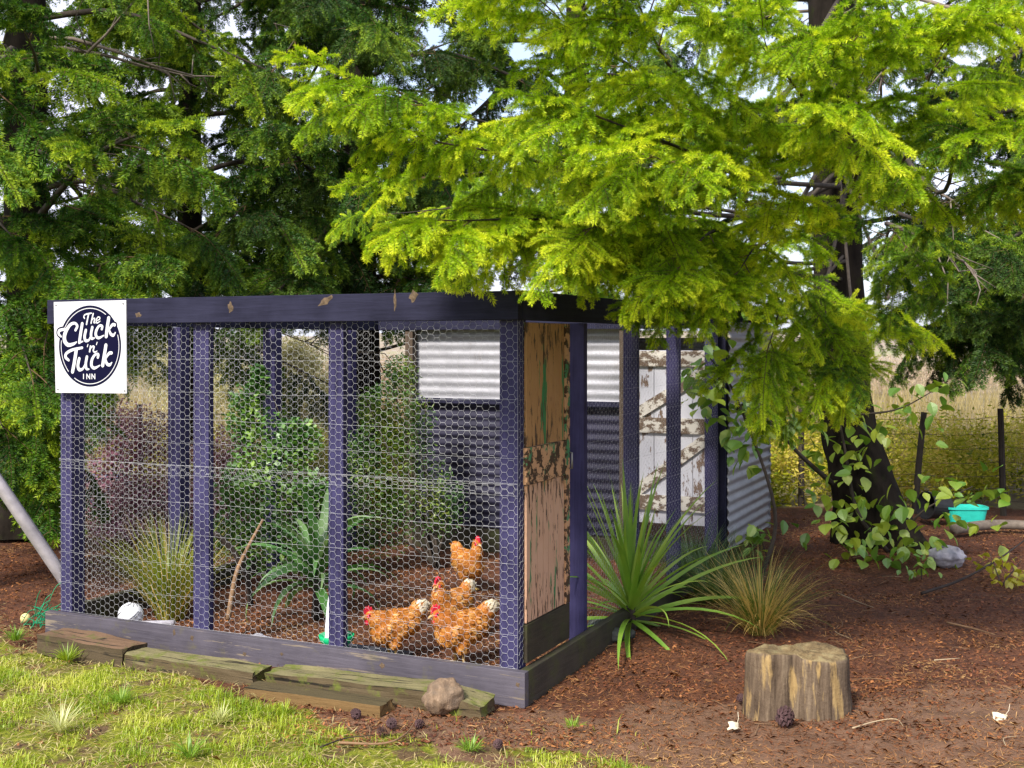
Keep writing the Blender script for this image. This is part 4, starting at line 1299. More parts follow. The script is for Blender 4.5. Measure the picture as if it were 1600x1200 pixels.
leaf_plant('climbing_vine', 'round leaved vine climbing around the foot of the leaning fir', TB + Vector((-.1, -.4, 0)),
           [SPT(1310, 800, 9.0, .32, .28, 3), SPT(1370, 850, 8.9, .4, .2, 3), SPT(1440, 840, 8.9, .35, .22, 3), SPT(1340, 740, 9.2, .2, .3, 2), SPT(1480, 775, 8.8, .4, .2, 2.5),
            SPT(1400, 660, 9.0, .4, .2, 1.6), SPT(1290, 690, 9.2, .25, .3, 2), SPT(1440, 610, 9.0, .3, .15, 1.2), SPT(1530, 770, 8.9, .25, .15, 1), SPT(1340, 665, 9.3, .15, .3, 1.2)],
           295, 0.115, M['round_leaf'], 61,
           [([TB + Vector((-.1, -.4, 0)), P(1340, 800, 9.2), P(1320, 700, 9.3), P(1300, 600, 9.2)], .02), ([TB + Vector((-.1, -.4, 0)), P(1440, 800, 9.0), P(1520, 760, 8.9)], .012),
            ([P(1300, 755, 9.35), P(1240, 700, 9.0), P(1180, 620, 8.7)], .022), ([P(1320, 650, 9.3), P(1400, 640, 9.0), P(1460, 610, 9.0)], .01)])
hz = CM @ Vector((0.35, 3.2, 0))
leaf_plant('leafy_climber', 'dark leafy climber hanging over the corner of the hen house', hz,
           [SPT(1110, 600, 8.3, .22, .16, 2), SPT(1150, 650, 8.4, .22, .18, 2.4), SPT(1180, 600, 8.4, .2, .2, 2), SPT(1100, 640, 8.3, .12, .12, 1), SPT(1215, 640, 8.6, .2, .2, 1.6), SPT(1160, 710, 8.4, .15, .12, 1.1), SPT(1210, 480, 8.4, .2, .15, 1), SPT(1120, 560, 8.3, .15, .1, 1)],
           150, 0.115, M['round_leaf'], 62,
           [([hz, hz + Vector((.1, 0, .5)), P(1150, 620, 8.4), P(1110, 560, 8.3)], .016), ([P(1150, 640, 8.4), P(1190, 600, 8.4), P(1220, 480, 8.4)], .01)])
leaf_plant('weed_plant', 'small leafy weed at the bottom corner of the hen house', CM @ Vector((0.25, 3.9, 0)),
           [(CM @ Vector((0.2, 3.75, 0.22)), .12, .1, 1)], 26, 0.09, M['round_leaf'], 63, [([CM @ Vector((0.25, 3.9, 0)), CM @ Vector((0.2, 3.75, .3))], .006)], 'plant')
M['yellow_leaf'] = leaf_mat('yellow_leaf', (0.20, 0.22, 0.012), (0.42, 0.36, 0.02), None, 0.35)
leaf_plant('yellow_weed', 'yellowing leafy weed on the bare ground at the right edge', G(1565, 915),
           [(G(1550, 905) + Vector((0, 0, .12)), .16, .08, 2), (G(1590, 920) + Vector((0, 0, .08)), .16, .07, 2)], 70, 0.06, M['yellow_leaf'], 64, [([G(1565, 915), G(1545, 905) + Vector((0, 0, .2))], .006), ([G(1565, 915), G(1595, 910) + Vector((0, 0, .15))], .006)], 'plant')
leaf_plant('seedling', 'small green seedling on the shaded ground below the vine', G(1440, 905), [(G(1440, 905) + Vector((0, 0, .1)), .1, .08, 1)], 24, 0.06, M['round_leaf'], 65, [([G(1440, 905), G(1438, 900) + Vector((0, 0, .18))], .004)], 'plant')

# ---------------------------------------------------------------- weathered timbers in front of the run
def rough_timber(name, label, a, b, w, h, mat, seed, cat='timber', taper=1.0, amp=0.008, z0=-0.02, roll=0.0):
    """a, b ground points of the front long edge; body lies behind it"""
    a, b = Vector(a), Vector(b)
    L = (b - a).length
    nx = max(8, int(L / 0.03)); nw = 5; nh = 4
    root_rz = math.atan2(b.y - a.y, b.x - a.x)
    bm = bmesh.new()
    def pt(i, y, z):
        u = i / nx
        k = 1.0 if u < 0.8 else 1 + (taper - 1) * (u - .8) / .2
        p = Vector((u * L, y * w, z0 + z * (h - z0) * k))
        q = Vector((p.x * 3 + seed, p.y * 14, p.z * 14))
        p += noise.noise_vector(q) * amp + noise.noise_vector(q * 3.1) * amp * .5
        if u in (0.0, 1.0): p.x += 0.02 * noise.noise(Vector((y * 6, z * 6, seed)))
        return p
    ring = [(k / nw, 0) for k in range(nw)] + [(1, k / nh) for k in range(nh)] + [(1 - k / nw, 1) for k in range(nw)] + [(0, 1 - k / nh) for k in range(nh)]
    rows = [[bm.verts.new(pt(i, y, z)) for y, z in ring] for i in range(nx + 1)]
    for i in range(nx):
        for k in range(len(ring)):
            k2 = (k + 1) % len(ring)
            bm.faces.new((rows[i][k], rows[i + 1][k], rows[i + 1][k2], rows[i][k2]))
    bm.faces.new(rows[0]); bm.faces.new(list(reversed(rows[-1])))
    bmesh.ops.recalc_face_normals(bm, faces=bm.faces)
    me = bpy.data.meshes.new(name)
    bm.to_mesh(me); bm.free()
    o = link_mesh(name, me, None, mat)
    o.location = a
    o.rotation_euler = (roll, 0, root_rz)
    tag(o, label, cat, 'old timbers laid along the front of the run')
    return o
def timber_mat(name, top, side, moss, mt):
    n = NT(name)
    g = n.noise(n.coord('Object', (2.2, 40, 40)), 1.8, 8, 0.7, 0.4)
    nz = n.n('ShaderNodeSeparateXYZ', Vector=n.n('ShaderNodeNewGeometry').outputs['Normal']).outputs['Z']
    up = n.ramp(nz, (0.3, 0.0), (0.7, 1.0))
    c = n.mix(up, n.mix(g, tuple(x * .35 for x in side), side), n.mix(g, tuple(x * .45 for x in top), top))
    crack = n.ramp(n.noise(n.coord('Object', (1.2, 30, 30)), 2.0, 4), (0.36, 1.0), (0.42, 0.0))
    c = n.mix(crack, c, (0.015, 0.012, 0.008))
    mn = n.noise(n.coord('Object'), 9.0, 6, 0.7)
    c = n.mix(n.ramp(mn, (mt - .06, 0.0), (mt + .06, 0.9)), c, moss)
    return n.principled(c, 0.85, 0, n.bump(n.math('ADD', g, mn), 0.7, 0.008), 0.25)
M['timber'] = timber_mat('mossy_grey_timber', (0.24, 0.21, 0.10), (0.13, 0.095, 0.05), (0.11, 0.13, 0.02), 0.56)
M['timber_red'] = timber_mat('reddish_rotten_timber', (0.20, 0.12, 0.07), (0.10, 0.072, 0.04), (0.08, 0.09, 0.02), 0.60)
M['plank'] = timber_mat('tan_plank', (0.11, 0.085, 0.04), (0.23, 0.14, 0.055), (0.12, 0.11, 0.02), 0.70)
def fl_(px, py):  # ground point
    return G(px, py)
rough_timber('sleeper', 'rotting reddish timber at the left end of the run front', fl_(58, 1016), fl_(192, 1040), 0.17, 0.085, M['timber_red'], 1.0, amp=0.012)
rough_timber('sleeper', 'mossy grey timber in the middle of the run front', fl_(194, 1042), fl_(394, 1073), 0.16, 0.066, M['timber'], 2.0, amp=0.011)
rough_timber('sleeper', 'long mossy timber with split right end touching the rock', fl_(416, 1078), fl_(752, 1118), 0.17, 0.082, M['timber'], 3.0, taper=0.6, amp=0.012)
rough_timber('plank', 'short tan plank lying on the ground before the timbers', fl_(381, 1088), fl_(594, 1118), 0.12, 0.042, M['plank'], 4.0, amp=0.002)

# ---------------------------------------------------------------- rocks, stump, cones, odds and ends
def rock(name, label, loc, size, mat, seed, amp=0.25, cat='rock', group=None, rz=0.0):
    bm = bmesh.new()
    bmesh.ops.create_icosphere(bm, subdivisions=4, radius=1.0)
    for v in bm.verts:
        q = v.co * 1.3 + Vector((seed * 3.7, seed, 0))
        k = 1 + amp * noise.noise(q) + amp * .5 * noise.noise(q * 2.6) + amp * .18 * noise.noise(q * 7)
        v.co = Vector((v.co.x * size[0], v.co.y * size[1], v.co.z * size[2])) * k
    me = bpy.data.meshes.new(name)
    bm.to_mesh(me); bm.free()
    o = link_mesh(name, me, None, mat, True)
    o.location = Vector(loc) + Vector((0, 0, size[2] * 0.78))
    o.rotation_euler = (0, 0, rz)
    return tag(o, label, cat, group)
n = NT('banded_rock')
wv_ = n.n('ShaderNodeTexWave', Vector=n.coord('Object', (1, 1, .25)), Scale=6.0, Distortion=14.0, Detail=6.0).outputs['Fac']
ns = n.noise(n.coord('Object'), 14, 6, .7)
wv_ = n.math('ADD', n.math('MULTIPLY', wv_, .12), n.math('MULTIPLY', n.noise(n.coord('Object', (26, 26, 9)), 1.4, 7, .75), .85))
c = n.ramp(wv_, (0.25, (0.10, 0.07, 0.055)), (0.5, (0.20, 0.135, 0.085)), (0.72, (0.36, 0.25, 0.17)))
c = n.mix(n.ramp(ns, (.45, 0.0), (.7, .8)), c, (0.15, 0.115, 0.085))
M['rock_brown'] = n.principled(c, 0.75, 0, n.bump(n.math('ADD', wv_, ns), 0.9, .015), .3)
M['rock_grey'] = plain('grey_rock', (0.30, 0.29, 0.33), 0.8, var=0.5, scale=12, bump=.6)
M['rock_dark'] = plain('dark_stone', (0.055, 0.06, 0.055), 0.6, var=0.5, scale=20, bump=.4)
rock('rock', 'brown banded rock at the right end of the timbers', G(690, 1117) + Vector((0, .06, 0)), (0.09, 0.075, 0.080), M['rock_brown'], 2.7, .26)
rock('rock', 'pale grey rock on the shaded ground below the vine', G(1480, 885), (0.13, 0.12, 0.085), M['rock_grey'], 2.4)
rock('stone', 'dark rounded stone under the spiky plant nearest the side plate', G(958, 1002), (0.065, 0.055, 0.045), M['rock_dark'], 3.1, .15, 'stone')
rock('stone', 'smaller bluish stone under the spiky plant', G(981, 998), (0.045, 0.04, 0.032), M['rock_dark'], 4.4, .15, 'stone')
rock('stone', 'flat stone behind the two stones under the spiky plant', G(940, 985), (0.08, 0.06, 0.04), M['rock_dark'], 5.4, .2, 'stone')
rock('rock', 'grey stone on the litter inside the run near the long post', CM @ Vector((-1.72, .28, 0)), (0.07, 0.06, 0.04), M['rock_grey'], 6.4, .3)

# two-lobed stump
n = NT('peeled_stump')
tc = n.coord('Object', vary=False)
g = n.noise(n.coord('Object', (22, 22, 2.0)), 1.5, 7, .65, .5)
pale = n.ramp(n.noise(n.coord('Object', (16, 16, 2.6)), 1.3, 5, .6), (0.55, 0.0), (0.63, .9))
c = n.ramp(g, (.3, (0.035, 0.022, 0.014)), (.55, (0.125, 0.088, 0.058)), (.7, (0.20, 0.15, 0.10)))
c = n.mix(pale, c, n.mix(g, (0.22, 0.13, 0.05), (0.44, 0.32, 0.14)))
sx = n.n('ShaderNodeSeparateXYZ', Vector=tc)
ms = n.math('ADD', n.math('MULTIPLY', sx.outputs['X'], 3.2), n.math('MULTIPLY', n.noise(n.coord('Object', (1, 1, .5)), 14, 7, .75), 2.2))
c = n.mix(n.ramp(ms, (1.17, 0.0), (1.55, .85)), c, (0.075, 0.08, 0.018))
nz = n.n('ShaderNodeSeparateXYZ', Vector=n.n('ShaderNodeNewGeometry').outputs['Normal']).outputs['Z']
topc = n.ramp(n.noise(tc, 16, 7, .75), (.3, (0.05, 0.035, 0.02)), (.48, (0.17, 0.12, 0.06)), (.6, (0.24, 0.19, 0.10)), (.72, (0.13, 0.15, 0.03)), (.8, (0.5, 0.48, 0.45)))
c = n.mix(n.ramp(nz, (.45, 0.0), (.75, 1.0)), c, topc)
M['stump'] = n.principled(c, .85, 0, n.bump(n.math('ADD', g, n.noise(tc, 30, 5, .7)), .7, .012), .25)
sl = G(1256, 1128) + Vector((0, .17, 0))
nseg, vs, fs = 72, [], []
lev = [(-0.03, 1.03), (0.02, 1.02), (0.09, 1.0), (0.16, .985), (0.22, .985), (0.246, .98), (0.262, .95), (0.268, .90)]
def prof(an):
    # two merged stems lying side by side
    best = 0
    for cx, cy, rr in ((-0.09, 0.02, 0.135), (0.095, -0.01, 0.145)):
        d = Vector((math.cos(an), math.sin(an)))
        b = d.x * cx + d.y * cy
        disc = b * b - (cx * cx + cy * cy - rr * rr)
        if disc > 0: best = max(best, b + math.sqrt(disc))
    return best
for z, k in lev:
    for q in range(nseg):
        an = 2 * math.pi * q / nseg
        rr = prof(an) * k * (1 + .07 * noise.noise(Vector((math.cos(an) * 4, math.sin(an) * 4, z * 2))) + .06 * noise.noise(Vector((math.cos(an) * 16, math.sin(an) * 16, z * 1.5))))
        vs.append((rr * math.cos(an), rr * math.sin(an) * .92, z * (1 + .05 * math.sin(an * 2)) + (.006 + .05 * max(0, z - .2)) * noise.noise(Vector((q * .45, z * 5, 0)))))
for i in range(len(lev) - 1):
    for q in range(nseg):
        q2 = (q + 1) % nseg
        fs.append((i * nseg + q, i * nseg + q2, (i + 1) * nseg + q2, (i + 1) * nseg + q))
b = (len(lev) - 1) * nseg
last = b
for k in (0.72, 0.48, 0.24):
    nb_ = len(vs)
    for q in range(nseg):
        x_, y_, z_ = vs[b + q]
        vs.append((x_ * k / .9, y_ * k / .9, 0.266 + .034 * noise.noise(Vector((x_ * k * 22, y_ * k * 22, 4))) - .012 * (1 - abs(x_ * k) / .1 if abs(x_ * k) < .1 else 0)))
    for q in range(nseg):
        q2 = (q + 1) % nseg
        fs.append((last + q, last + q2, nb_ + q2, nb_ + q))
    last = nb_
vs.append((0, 0, .256))
fs += [(last + q, last + (q + 1) % nseg, len(vs) - 1) for q in range(nseg)]
mb = MB(); mb.add(vs, fs)
st = mb.build('tree_stump', M['stump'], None, True)
st.location = sl
tag(st, 'short double stemmed tree stump with peeling bark standing on the soil', 'stump')

M['cone'] = plain('pine_cone', (0.07, 0.038, 0.04), .8, var=.5, scale=40)
def pine_cone(label, loc, L, r0, rz, tilt=0.2):
    mb = MB()
    for k in range(7):
        u = (k + .5) / 7
        rr = r0 * math.sin(math.pi * (0.12 + .8 * u)) ** .7
        for q in range(7):
            a = 2 * math.pi * (q + .5 * (k % 2)) / 7
            ax = Vector((L * (u - .5), 0, 0)); rd = Vector((0, math.cos(a), math.sin(a))); tg = Vector((0, -math.sin(a), math.cos(a)))
            w = rr * .42
            if (k * 7 + q * 3) % 11 == 0: continue
            p0 = ax + rd * rr * .35
            p1 = ax + rd * rr * (1.15 + .25 * ((k * 5 + q * 7) % 4) / 4) + Vector((L * .06, 0, 0))
            mb.add([p0 - tg * w * .5, p0 + tg * w * .5, p1 + tg * w, p1 - tg * w, p1 + rd * rr * .12 + Vector((-L * .03, 0, 0))], [(0, 1, 2, 3), (3, 2, 4), (0, 3, 4), (1, 4, 2)])
    o = mb.build('pine_cone', M['cone'])
    o.location = Vector(loc) + Vector((0, 0, r0 * .9))
    o.rotation_euler = (0, tilt, rz)
    return tag(o, label, 'pine cone', 'cones lying on the soil')
pine_cone('dark open cone on the soil at the foot of the stump', G(1226, 1132), .07, .036, .4)
pine_cone('small cone left of the rock near the plank end', G(655, 1136), .045, .016, .5)
pine_cone('dark cone between the plank end and the rock', G(612, 1136), .05, .018, 1.5)
pine_cone('cone in front of the plank end, lowest of the scattered cones', G(596, 1148), .045, .016, .2)
pine_cone('cone just left of the plank end', G(556, 1121), .045, .018, 2.0)
pine_cone('cone beside the grass tuft right of the rock', G(778, 1168), .04, .016, .9)
pine_cone('small cone on the litter left of the stump', G(1157, 1095), .035, .015, .6)

M['pale_leaf'] = plain('pale_fallen_leaf', (0.62, 0.56, 0.42), .8, var=.1)
def fallen_leaf(label, loc, L, rz):
    mb = MB()
    k = 14
    vs = [(0, 0, .012)]
    for i in range(k):
        a = 2 * math.pi * i / k
        rr = L * (.46 + .16 * math.cos(5 * a))
        vs.append((rr * math.cos(a), rr * .8 * math.sin(a), .008 + .01 * math.sin(2 * a)))
    fs = [(0, 1 + i, 1 + (i + 1) % k) for i in range(k)]
    mb.add(vs, fs)
    lf = mb.build('fallen_leaf', M['pale_leaf'])
    st_ = MB(); st_.tube([(L * .4, 0, .008), (L * .8, L * .1, .02), (L * 1.1, L * .3, .035)], .0012, 4)
    s_ = st_.build('stalk', M['pale_leaf'], lf)
    lf.location = loc; lf.rotation_euler = (.22, -.1, rz)
    return tag(lf, label, 'leaf', 'pale leaves fallen on the soil')
fallen_leaf('pale fallen leaf on the soil at the right edge', G(1560, 1125), .095, .5)
fallen_leaf('pale fallen leaf on the soil left of the stump', G(1147, 1138), .075, 1.0)

M['stick'] = plain('bare_stick', (0.20, 0.12, 0.065), .8, var=.35, bump=.3)
M['stick_dark'] = plain('dark_stick', (0.035, 0.025, 0.02), .8, var=.35)
M['stick_pale'] = plain('pale_stick', (0.38, 0.29, 0.18), .8, var=.2)
def stick(name, label, pts, r0, mat, cat='stick', r1=.35):
    q = catmull(pts, 6)
    base = Vector(q[0])
    mb = MB()
    mb.tube([p - base for p in q], [r0 * (1 - (1 - r1) * i / (len(q) - 1)) for i in range(len(q))], 6)
    o = mb.build(name, mat, None, True)
    o.location = base
    return tag(o, label, cat)
g_ = lambda px, py, z=.012: G(px, py) + Vector((0, 0, z))
stick('stick', 'long curved twig lying in front of the plank and rock', [g_(530, 1165), g_(600, 1166), g_(635, 1150), g_(655, 1120)], .006, M['stick'])
stick('stick', 'dark thin twig lying behind the curved twig', [g_(500, 1172), g_(540, 1158), g_(585, 1153)], .004, M['stick_dark'])
stick('stick', 'pale curved twig lying right of the stump foot', [g_(1332, 1142), g_(1370, 1131), g_(1400, 1128), g_(1412, 1140)], .004, M['stick_pale'])
stick('stick', 'reddish stick lying on the litter to the right', [g_(1480, 976), g_(1520, 985), g_(1555, 995)], .008, M['stick'])
stick('stick', 'short pale stick on the litter right of the stump', [g_(1460, 1035), g_(1500, 1032)], .004, M['stick_pale'])
stick('branch', 'thin dark fallen branch on the shaded ground at right', [g_(1440, 930), g_(1500, 918, .05), g_(1560, 900, .12), g_(1620, 870, .2)], .012, M['stick_dark'], 'branch')
stick('stick', 'pale twig on the shaded litter behind the stump', [g_(1310, 930), g_(1345, 945), g_(1365, 952)], .004, M['stick_pale'])
stick('log', 'grey log lying under the trees at the right edge', [G(1490, 838) + Vector((0, 0, .06)), G(1560, 832) + Vector((0, 0, .07)), G(1680, 836) + Vector((0, 0, .06))], .05, M['dead'], 'log', .8)
stick('log', 'dark log lying on the ground behind the leaning pole', [G(-30, 800) + Vector((0, 0, .07)), G(60, 797) + Vector((0, 0, .08)), G(110, 792) + Vector((0, 0, .07))], .075, M['bark'], 'log', .85)
s0 = CM @ Vector((-1.92, .42, 0))
stick('branch', 'bare tan branch standing in the run beside the flax', [P(356, 968, s0.y), P(368, 900, s0.y + .1), P(385, 860, s0.y + .2), P(411, 812, s0.y + .35)], .016, M['stick'], 'branch', .55)
stick('branch', 'dark bent branch crossing the tan one inside the run', [P(392, 945, s0.y + .25), P(385, 900, s0.y + .2), P(362, 858, s0.y + .15), P(335, 832, s0.y + .1)], .02, M['stick_dark'], 'branch', .8)
M['pole'] = plain('grey_pole', (0.36, 0.33, 0.36), .55, .3, var=.3, scale=9, bump=.2)
stick('pole', 'grey metal pole leaning beside the left end of the run', [P(137, 958, 7.2), P(90, 890, 7.15), P(0, 757, 7.05), P(-160, 520, 6.9)], .040, M['pole'], 'pole', .95)

# green net heap
M['net_green'] = plain('green_netting', (0.01, 0.26, 0.12), .6)
mb = MB(); r_ = random.Random(9)
c0 = G(72, 978)
for k in range(60):
    a = Vector((r_.gauss(0, .035) - .03, r_.gauss(0, .04), 0)); h0 = abs(r_.gauss(0, .05))
    b = a + Vector((r_.gauss(.04, .05), r_.gauss(0, .05), 0)); h1 = abs(r_.gauss(0.08, .09)) * (1 if b.x > -.02 else .4)
    m_ = (a + b) / 2
    mb.tube(catmull([(a.x, a.y, h0), (m_.x, m_.y, max(h0, h1) * .8), (b.x, b.y, h1)], 4), .0022, 4, 0, False)
gn = mb.build('net', M['net_green'], None, True)
gn.location = c0; tag(gn, 'crumpled green netting at the left corner of the run', 'net')
rock('ball', 'small pale yellow ball on the grass left of the run', G(40, 972), (.03, .03, .03), plain('pale_yellow', (.60, .5, .22), .6, var=.25), 8.8, .04, 'ball')
wb = rock('ball', 'white ball streaked with thin dark lines inside the run', CM @ Vector((-2.66, .33, .02)), (.072, .072, .072), plain('white_ball', (.74, .76, .82), .5, var=.12, scale=30), 9.8, .03, 'ball')
mb = MB(); r_ = random.Random(4)
for k in range(16):
    a0 = r_.uniform(0, 6.28); e0 = r_.uniform(-.6, 1.2)
    pts = []
    for q in range(5):
        a = a0 + q * .22; e = e0 + q * .16
        pts.append(Vector((math.cos(a) * math.cos(e), math.sin(a) * math.cos(e), math.sin(e))) * .0745)
    mb.tube(pts, .0016, 4)
mb.build('streak', M['stick_dark'], wb)
stick('board', 'pale weathered board on the ground beside the white ball', [CM @ Vector((-2.78, .24, .02)), CM @ Vector((-2.4, .40, .04))], .025, M['rock_grey'], 'board', .8)

# tub and bucket beyond the fir
def tub(name, label, loc, r0, r1, h, mat, sq, cat):
    mb = MB(); nn = 24
    rings = [(r0, 0), (r1, h), (r1 * 1.05, h), (r1 * 1.05, h - .02), (r1 * .97, h - .004), (r0 * .95, .012)]
    vs, fs = [], []
    for rr, z in rings:
        for q in range(nn):
            a = 2 * math.pi * q / nn
            c_, s_ = math.cos(a), math.sin(a)
            e = 2.0 / sq
            vs.append((rr * 1.5 ** (sq > 2) * math.copysign(abs(c_) ** e, c_), rr * math.copysign(abs(s_) ** e, s_), z))
    for i in range(len(rings) - 1):
        for q in range(nn):
            fs.append((i * nn + q, i * nn + (q + 1) % nn, (i + 1) * nn + (q + 1) % nn, (i + 1) * nn + q))
    fs.append(tuple(range(5 * nn, 6 * nn))); fs.append(tuple(reversed(range(nn))))
    mb.add(vs, fs)
    o = mb.build(name, mat, None)
    o.location = loc
    return tag(o, label, cat)
M['teal'] = plain('turquoise_plastic', (0.03, 0.52, 0.42), .4, var=.1)
M['black_plastic'] = plain('black_plastic', (0.02, 0.02, 0.022), .45)
tub('tub', 'turquoise plastic tub on the ground near the wire fence', G(1508, 816), .105, .125, .15, M['teal'], 4, 'tub')
bk = tub('bucket', 'black bucket tipped over beside the turquoise tub', G(1462, 815) + Vector((0.1, 0, .13)), .10, .125, .24, M['black_plastic'], 2, 'bucket')
bk.rotation_euler = (0, R(-82), R(20))
M['blue'] = plain('faded_blue_plastic', (0.28, 0.33, 0.62), .5, var=.15)
tub('crate', 'faded blue tub seen through the left end of the run', G(158, 790) + Vector((0, 0, 0)), .16, .18, .30, M['blue'], 4, 'tub')

# ---------------------------------------------------------------- drinker and hens
M['white_plastic'] = plain('white_plastic', (.80, .80, .84), .35, var=.04)
M['green_plastic'] = plain('green_plastic', (.01, .42, .16), .35, var=.08)
M['mat'] = plain('dark_slate', (.06, .06, .075), .6, var=.4, bump=.2)
dl = G(526, 1003); dl = CM @ Vector((front_plane(526, 990, 0.26).x, 0.26, 0))
dr = empty('drinker', dl, 0, 'white poultry drinker with green tray behind the middle post', 'drinker')
def lathe(name, prof_, mat, parent, nn=24):
    mb = MB(); vs, fs = [], []
    for rr, z in prof_:
        for q in range(nn):
            a = 2 * math.pi * q / nn
            vs.append((rr * math.cos(a), rr * math.sin(a), z))
    for i in range(len(prof_) - 1):
        for q in range(nn):
            fs.append((i * nn + q, i * nn + (q + 1) % nn, (i + 1) * nn + (q + 1) % nn, (i + 1) * nn + q))
    mb.add(vs, fs)
    return mb.build(name, mat, parent, True)
lathe('reservoir', [(.062, .085), (.060, .15), (.052, .25), (.042, .31), (.02, .335), (.0, .34)], M['white_plastic'], dr)
lathe('tray', [(.0, .06), (.07, .06), (.086, .075), (.094, .105), (.088, .108), (.078, .085), (.06, .082)], M['green_plastic'], dr)
for k in range(3):
    a = k * 2.094 + .4
    mb = MB(); mb.tube([(math.cos(a) * .05, math.sin(a) * .05, .062), (math.cos(a) * .06, math.sin(a) * .06, -.005)], .010, 6)
    mb.build('foot', M['green_plastic'], dr)
mb = MB(); mb.box(-.22, .22, -.13, .13, -.03, .022)
sl_ = mb.build('slab', M['mat'], None, False, .006); sl_.location = dl + Vector((.14, .06, .0)); sl_.rotation_euler = (0, 0, CROT)
dr.location.z = .024
tag(sl_, 'dark flat slab under the drinker inside the run', 'slab')

M['hen'] = leaf_mat('ginger_plumage', (0.27, 0.085, 0.014), (0.46, 0.175, 0.028), (0.66, 0.38, 0.13), 0.12, 0.03, 22.0, 0.0)
M['hen_body'] = plain('ginger_down', (0.36, 0.115, 0.015), .85, var=.3, scale=30, bump=.4)
M['hen_dark'] = leaf_mat('rust_plumage', (0.22, 0.06, 0.012), (0.38, 0.13, 0.02), None, 0.12, 0.03, 14.0, 0.0)
M['cream'] = leaf_mat('cream_plumage', (0.62, 0.52, 0.36), (0.80, 0.74, 0.62), None, 0.2, 0.03, 20.0, 0.0)
M['comb'] = plain('red_comb', (0.62, 0.02, 0.05), .5, var=.2, scale=60)
M['beak'] = plain('beak_horn', (0.50, 0.32, 0.14), .5)
M['eye'] = plain('eye_dark', (0.02, 0.012, 0.008), .15)
M['shank'] = plain('yellow_shank', (0.55, 0.38, 0.12), .6)
def hen(label, loc, rz, scale, neck, neck_mat=None, tail_mat=None, seed=1, tl=1.15):
    """neck: (forward, side, height) of the head in hen space, hen faces +X"""
    r_ = random.Random(seed)
    root = empty('hen', loc, rz, label, 'hen', 'ginger hens in the run')
    root.scale = (scale,) * 3
    hx, hy, hz_ = neck
    H = Vector((hx, hy, hz_))
    el = [((0, 0, .20), (.145, .095, .105), 0), ((.07, 0, .20), (.095, .088, .10), 0), ((-.06, 0, .215), (.12, .09, .09), 0), ((-.15, 0, .265), (.085, .045, .06), .7), ((-.185, 0, .285), (.055, .03, .05), .9),
          ((.03, .045, .135), (.05, .04, .06), 0), ((.03, -.045, .135), (.05, .04, .06), 0)]
    nb_ = Vector((.10, 0, .245))
    for k in range(6):
        u = k / 5
        p = nb_.lerp(H, u) + Vector((.018 * math.sin(u * math.pi), 0, 0))
        rr = .068 * (1 - u) + .030 * u
        el.append((tuple(p), (rr, rr, rr), 0))
    hd = Vector((1, hy * 3, -.15)).normalized()
    el.append((tuple(H + hd * .012), (.036, .027, .029), 0))
    bm = bmesh.new()
    for c, rad, tl in el:
        m_ = Matrix.Translation(c) @ Matrix.Rotation(tl, 4, 'Y') @ Matrix.Diagonal((*rad, 1))
        bmesh.ops.create_icosphere(bm, subdivisions=3, radius=1.0, matrix=m_)
    me = bpy.data.meshes.new('body'); bm.to_mesh(me); bm.free()
    o = bpy.data.objects.new('body', me); COL.objects.link(o)
    md = o.modifiers.new('r', 'REMESH'); md.mode = 'VOXEL'; md.voxel_size = .009
    sm = o.modifiers.new('s', 'SMOOTH'); sm.iterations = 5; sm.factor = .5
    dg = bpy.context.evaluated_depsgraph_get()
    me2 = bpy.data.meshes.new_from_object(o.evaluated_get(dg)); me2.name = 'body'
    o.modifiers.clear(); o.data = me2
    bpy.data.meshes.remove(me)
    me2.materials.clear(); me2.materials.append(M['hen_body'])
    me2.polygons.foreach_set('use_smooth', [True] * len(me2.polygons))
    o.parent = root
    # plumage: overlapping feathers following the body
    V, F, MI = [], [], []
    polys = [p for p in me2.polygons]
    for p in r_.sample(polys, min(len(polys), 2200)):
        c, nn = p.center.copy(), p.normal.copy()
        if (c - H).length < .026: continue
        on_neck = c.x > .085 and c.z > .25
        back = Vector((-.75, 0, -.55)) if c.x > -.1 else Vector((-.8, 0, .45))
        if on_neck: back = (nb_ - H).normalized() + Vector((-.1, 0, -.2))
        t = back - nn * back.dot(nn)
        if t.length < .1: continue
        t = (t.normalized() + nn * r_.uniform(.05, .16) + Vector((r_.gauss(0, .10), r_.gauss(0, .10), r_.gauss(0, .10)))).normalized()
        s_ = nn.cross(t).normalized()
        L = r_.uniform(.022, .036) * (.7 if on_neck else 1.0); w = L * .42
        b = len(V)
        q = c - nn * .002
        V += [q, q + t * L * .45 + s_ * w * .5 + nn * .002, q + t * L * .85 + s_ * w * .4, q + t * L, q + t * L * .85 - s_ * w * .4, q + t * L * .45 - s_ * w * .5 + nn * .002]
        F.append((b, b + 1, b + 2, b + 3, b + 4, b + 5))
        MI.append(1 if (on_neck and neck_mat) else (2 if c.x < -.135 and c.z > .265 else 0))
    fm = bpy.data.meshes.new('feathers'); fm.from_pydata([tuple(v) for v in V], [], F)
    fm.polygons.foreach_set('material_index', MI)
    fo = link_mesh('feathers', fm, root)
    for m_ in (M['hen'], neck_mat or M['hen'], tail_mat or M['cream']): fm.materials.append(m_)
    fo['kind'] = 'stuff'
    # tail fan
    mb = MB()
    for k in range(11):
        a = -.55 + 1.1 * k / 10
        d = Vector((-.26 - .12 * abs(a), math.sin(a) * .30, .95)).normalized()
        s_ = Vector((0, 1, 0)).cross(d).normalized() * .004 + Vector((0, .013, 0))
        b = Vector((-.165, math.sin(a) * .03, .275)); L = (.130 - .035 * abs(a) * 1.5) * tl
        mb.add([b - s_ * .6, b + s_ * .6, b + d * L * .7 + s_, b + d * L, b + d * L * .7 - s_], [(0, 1, 2, 3, 4)])
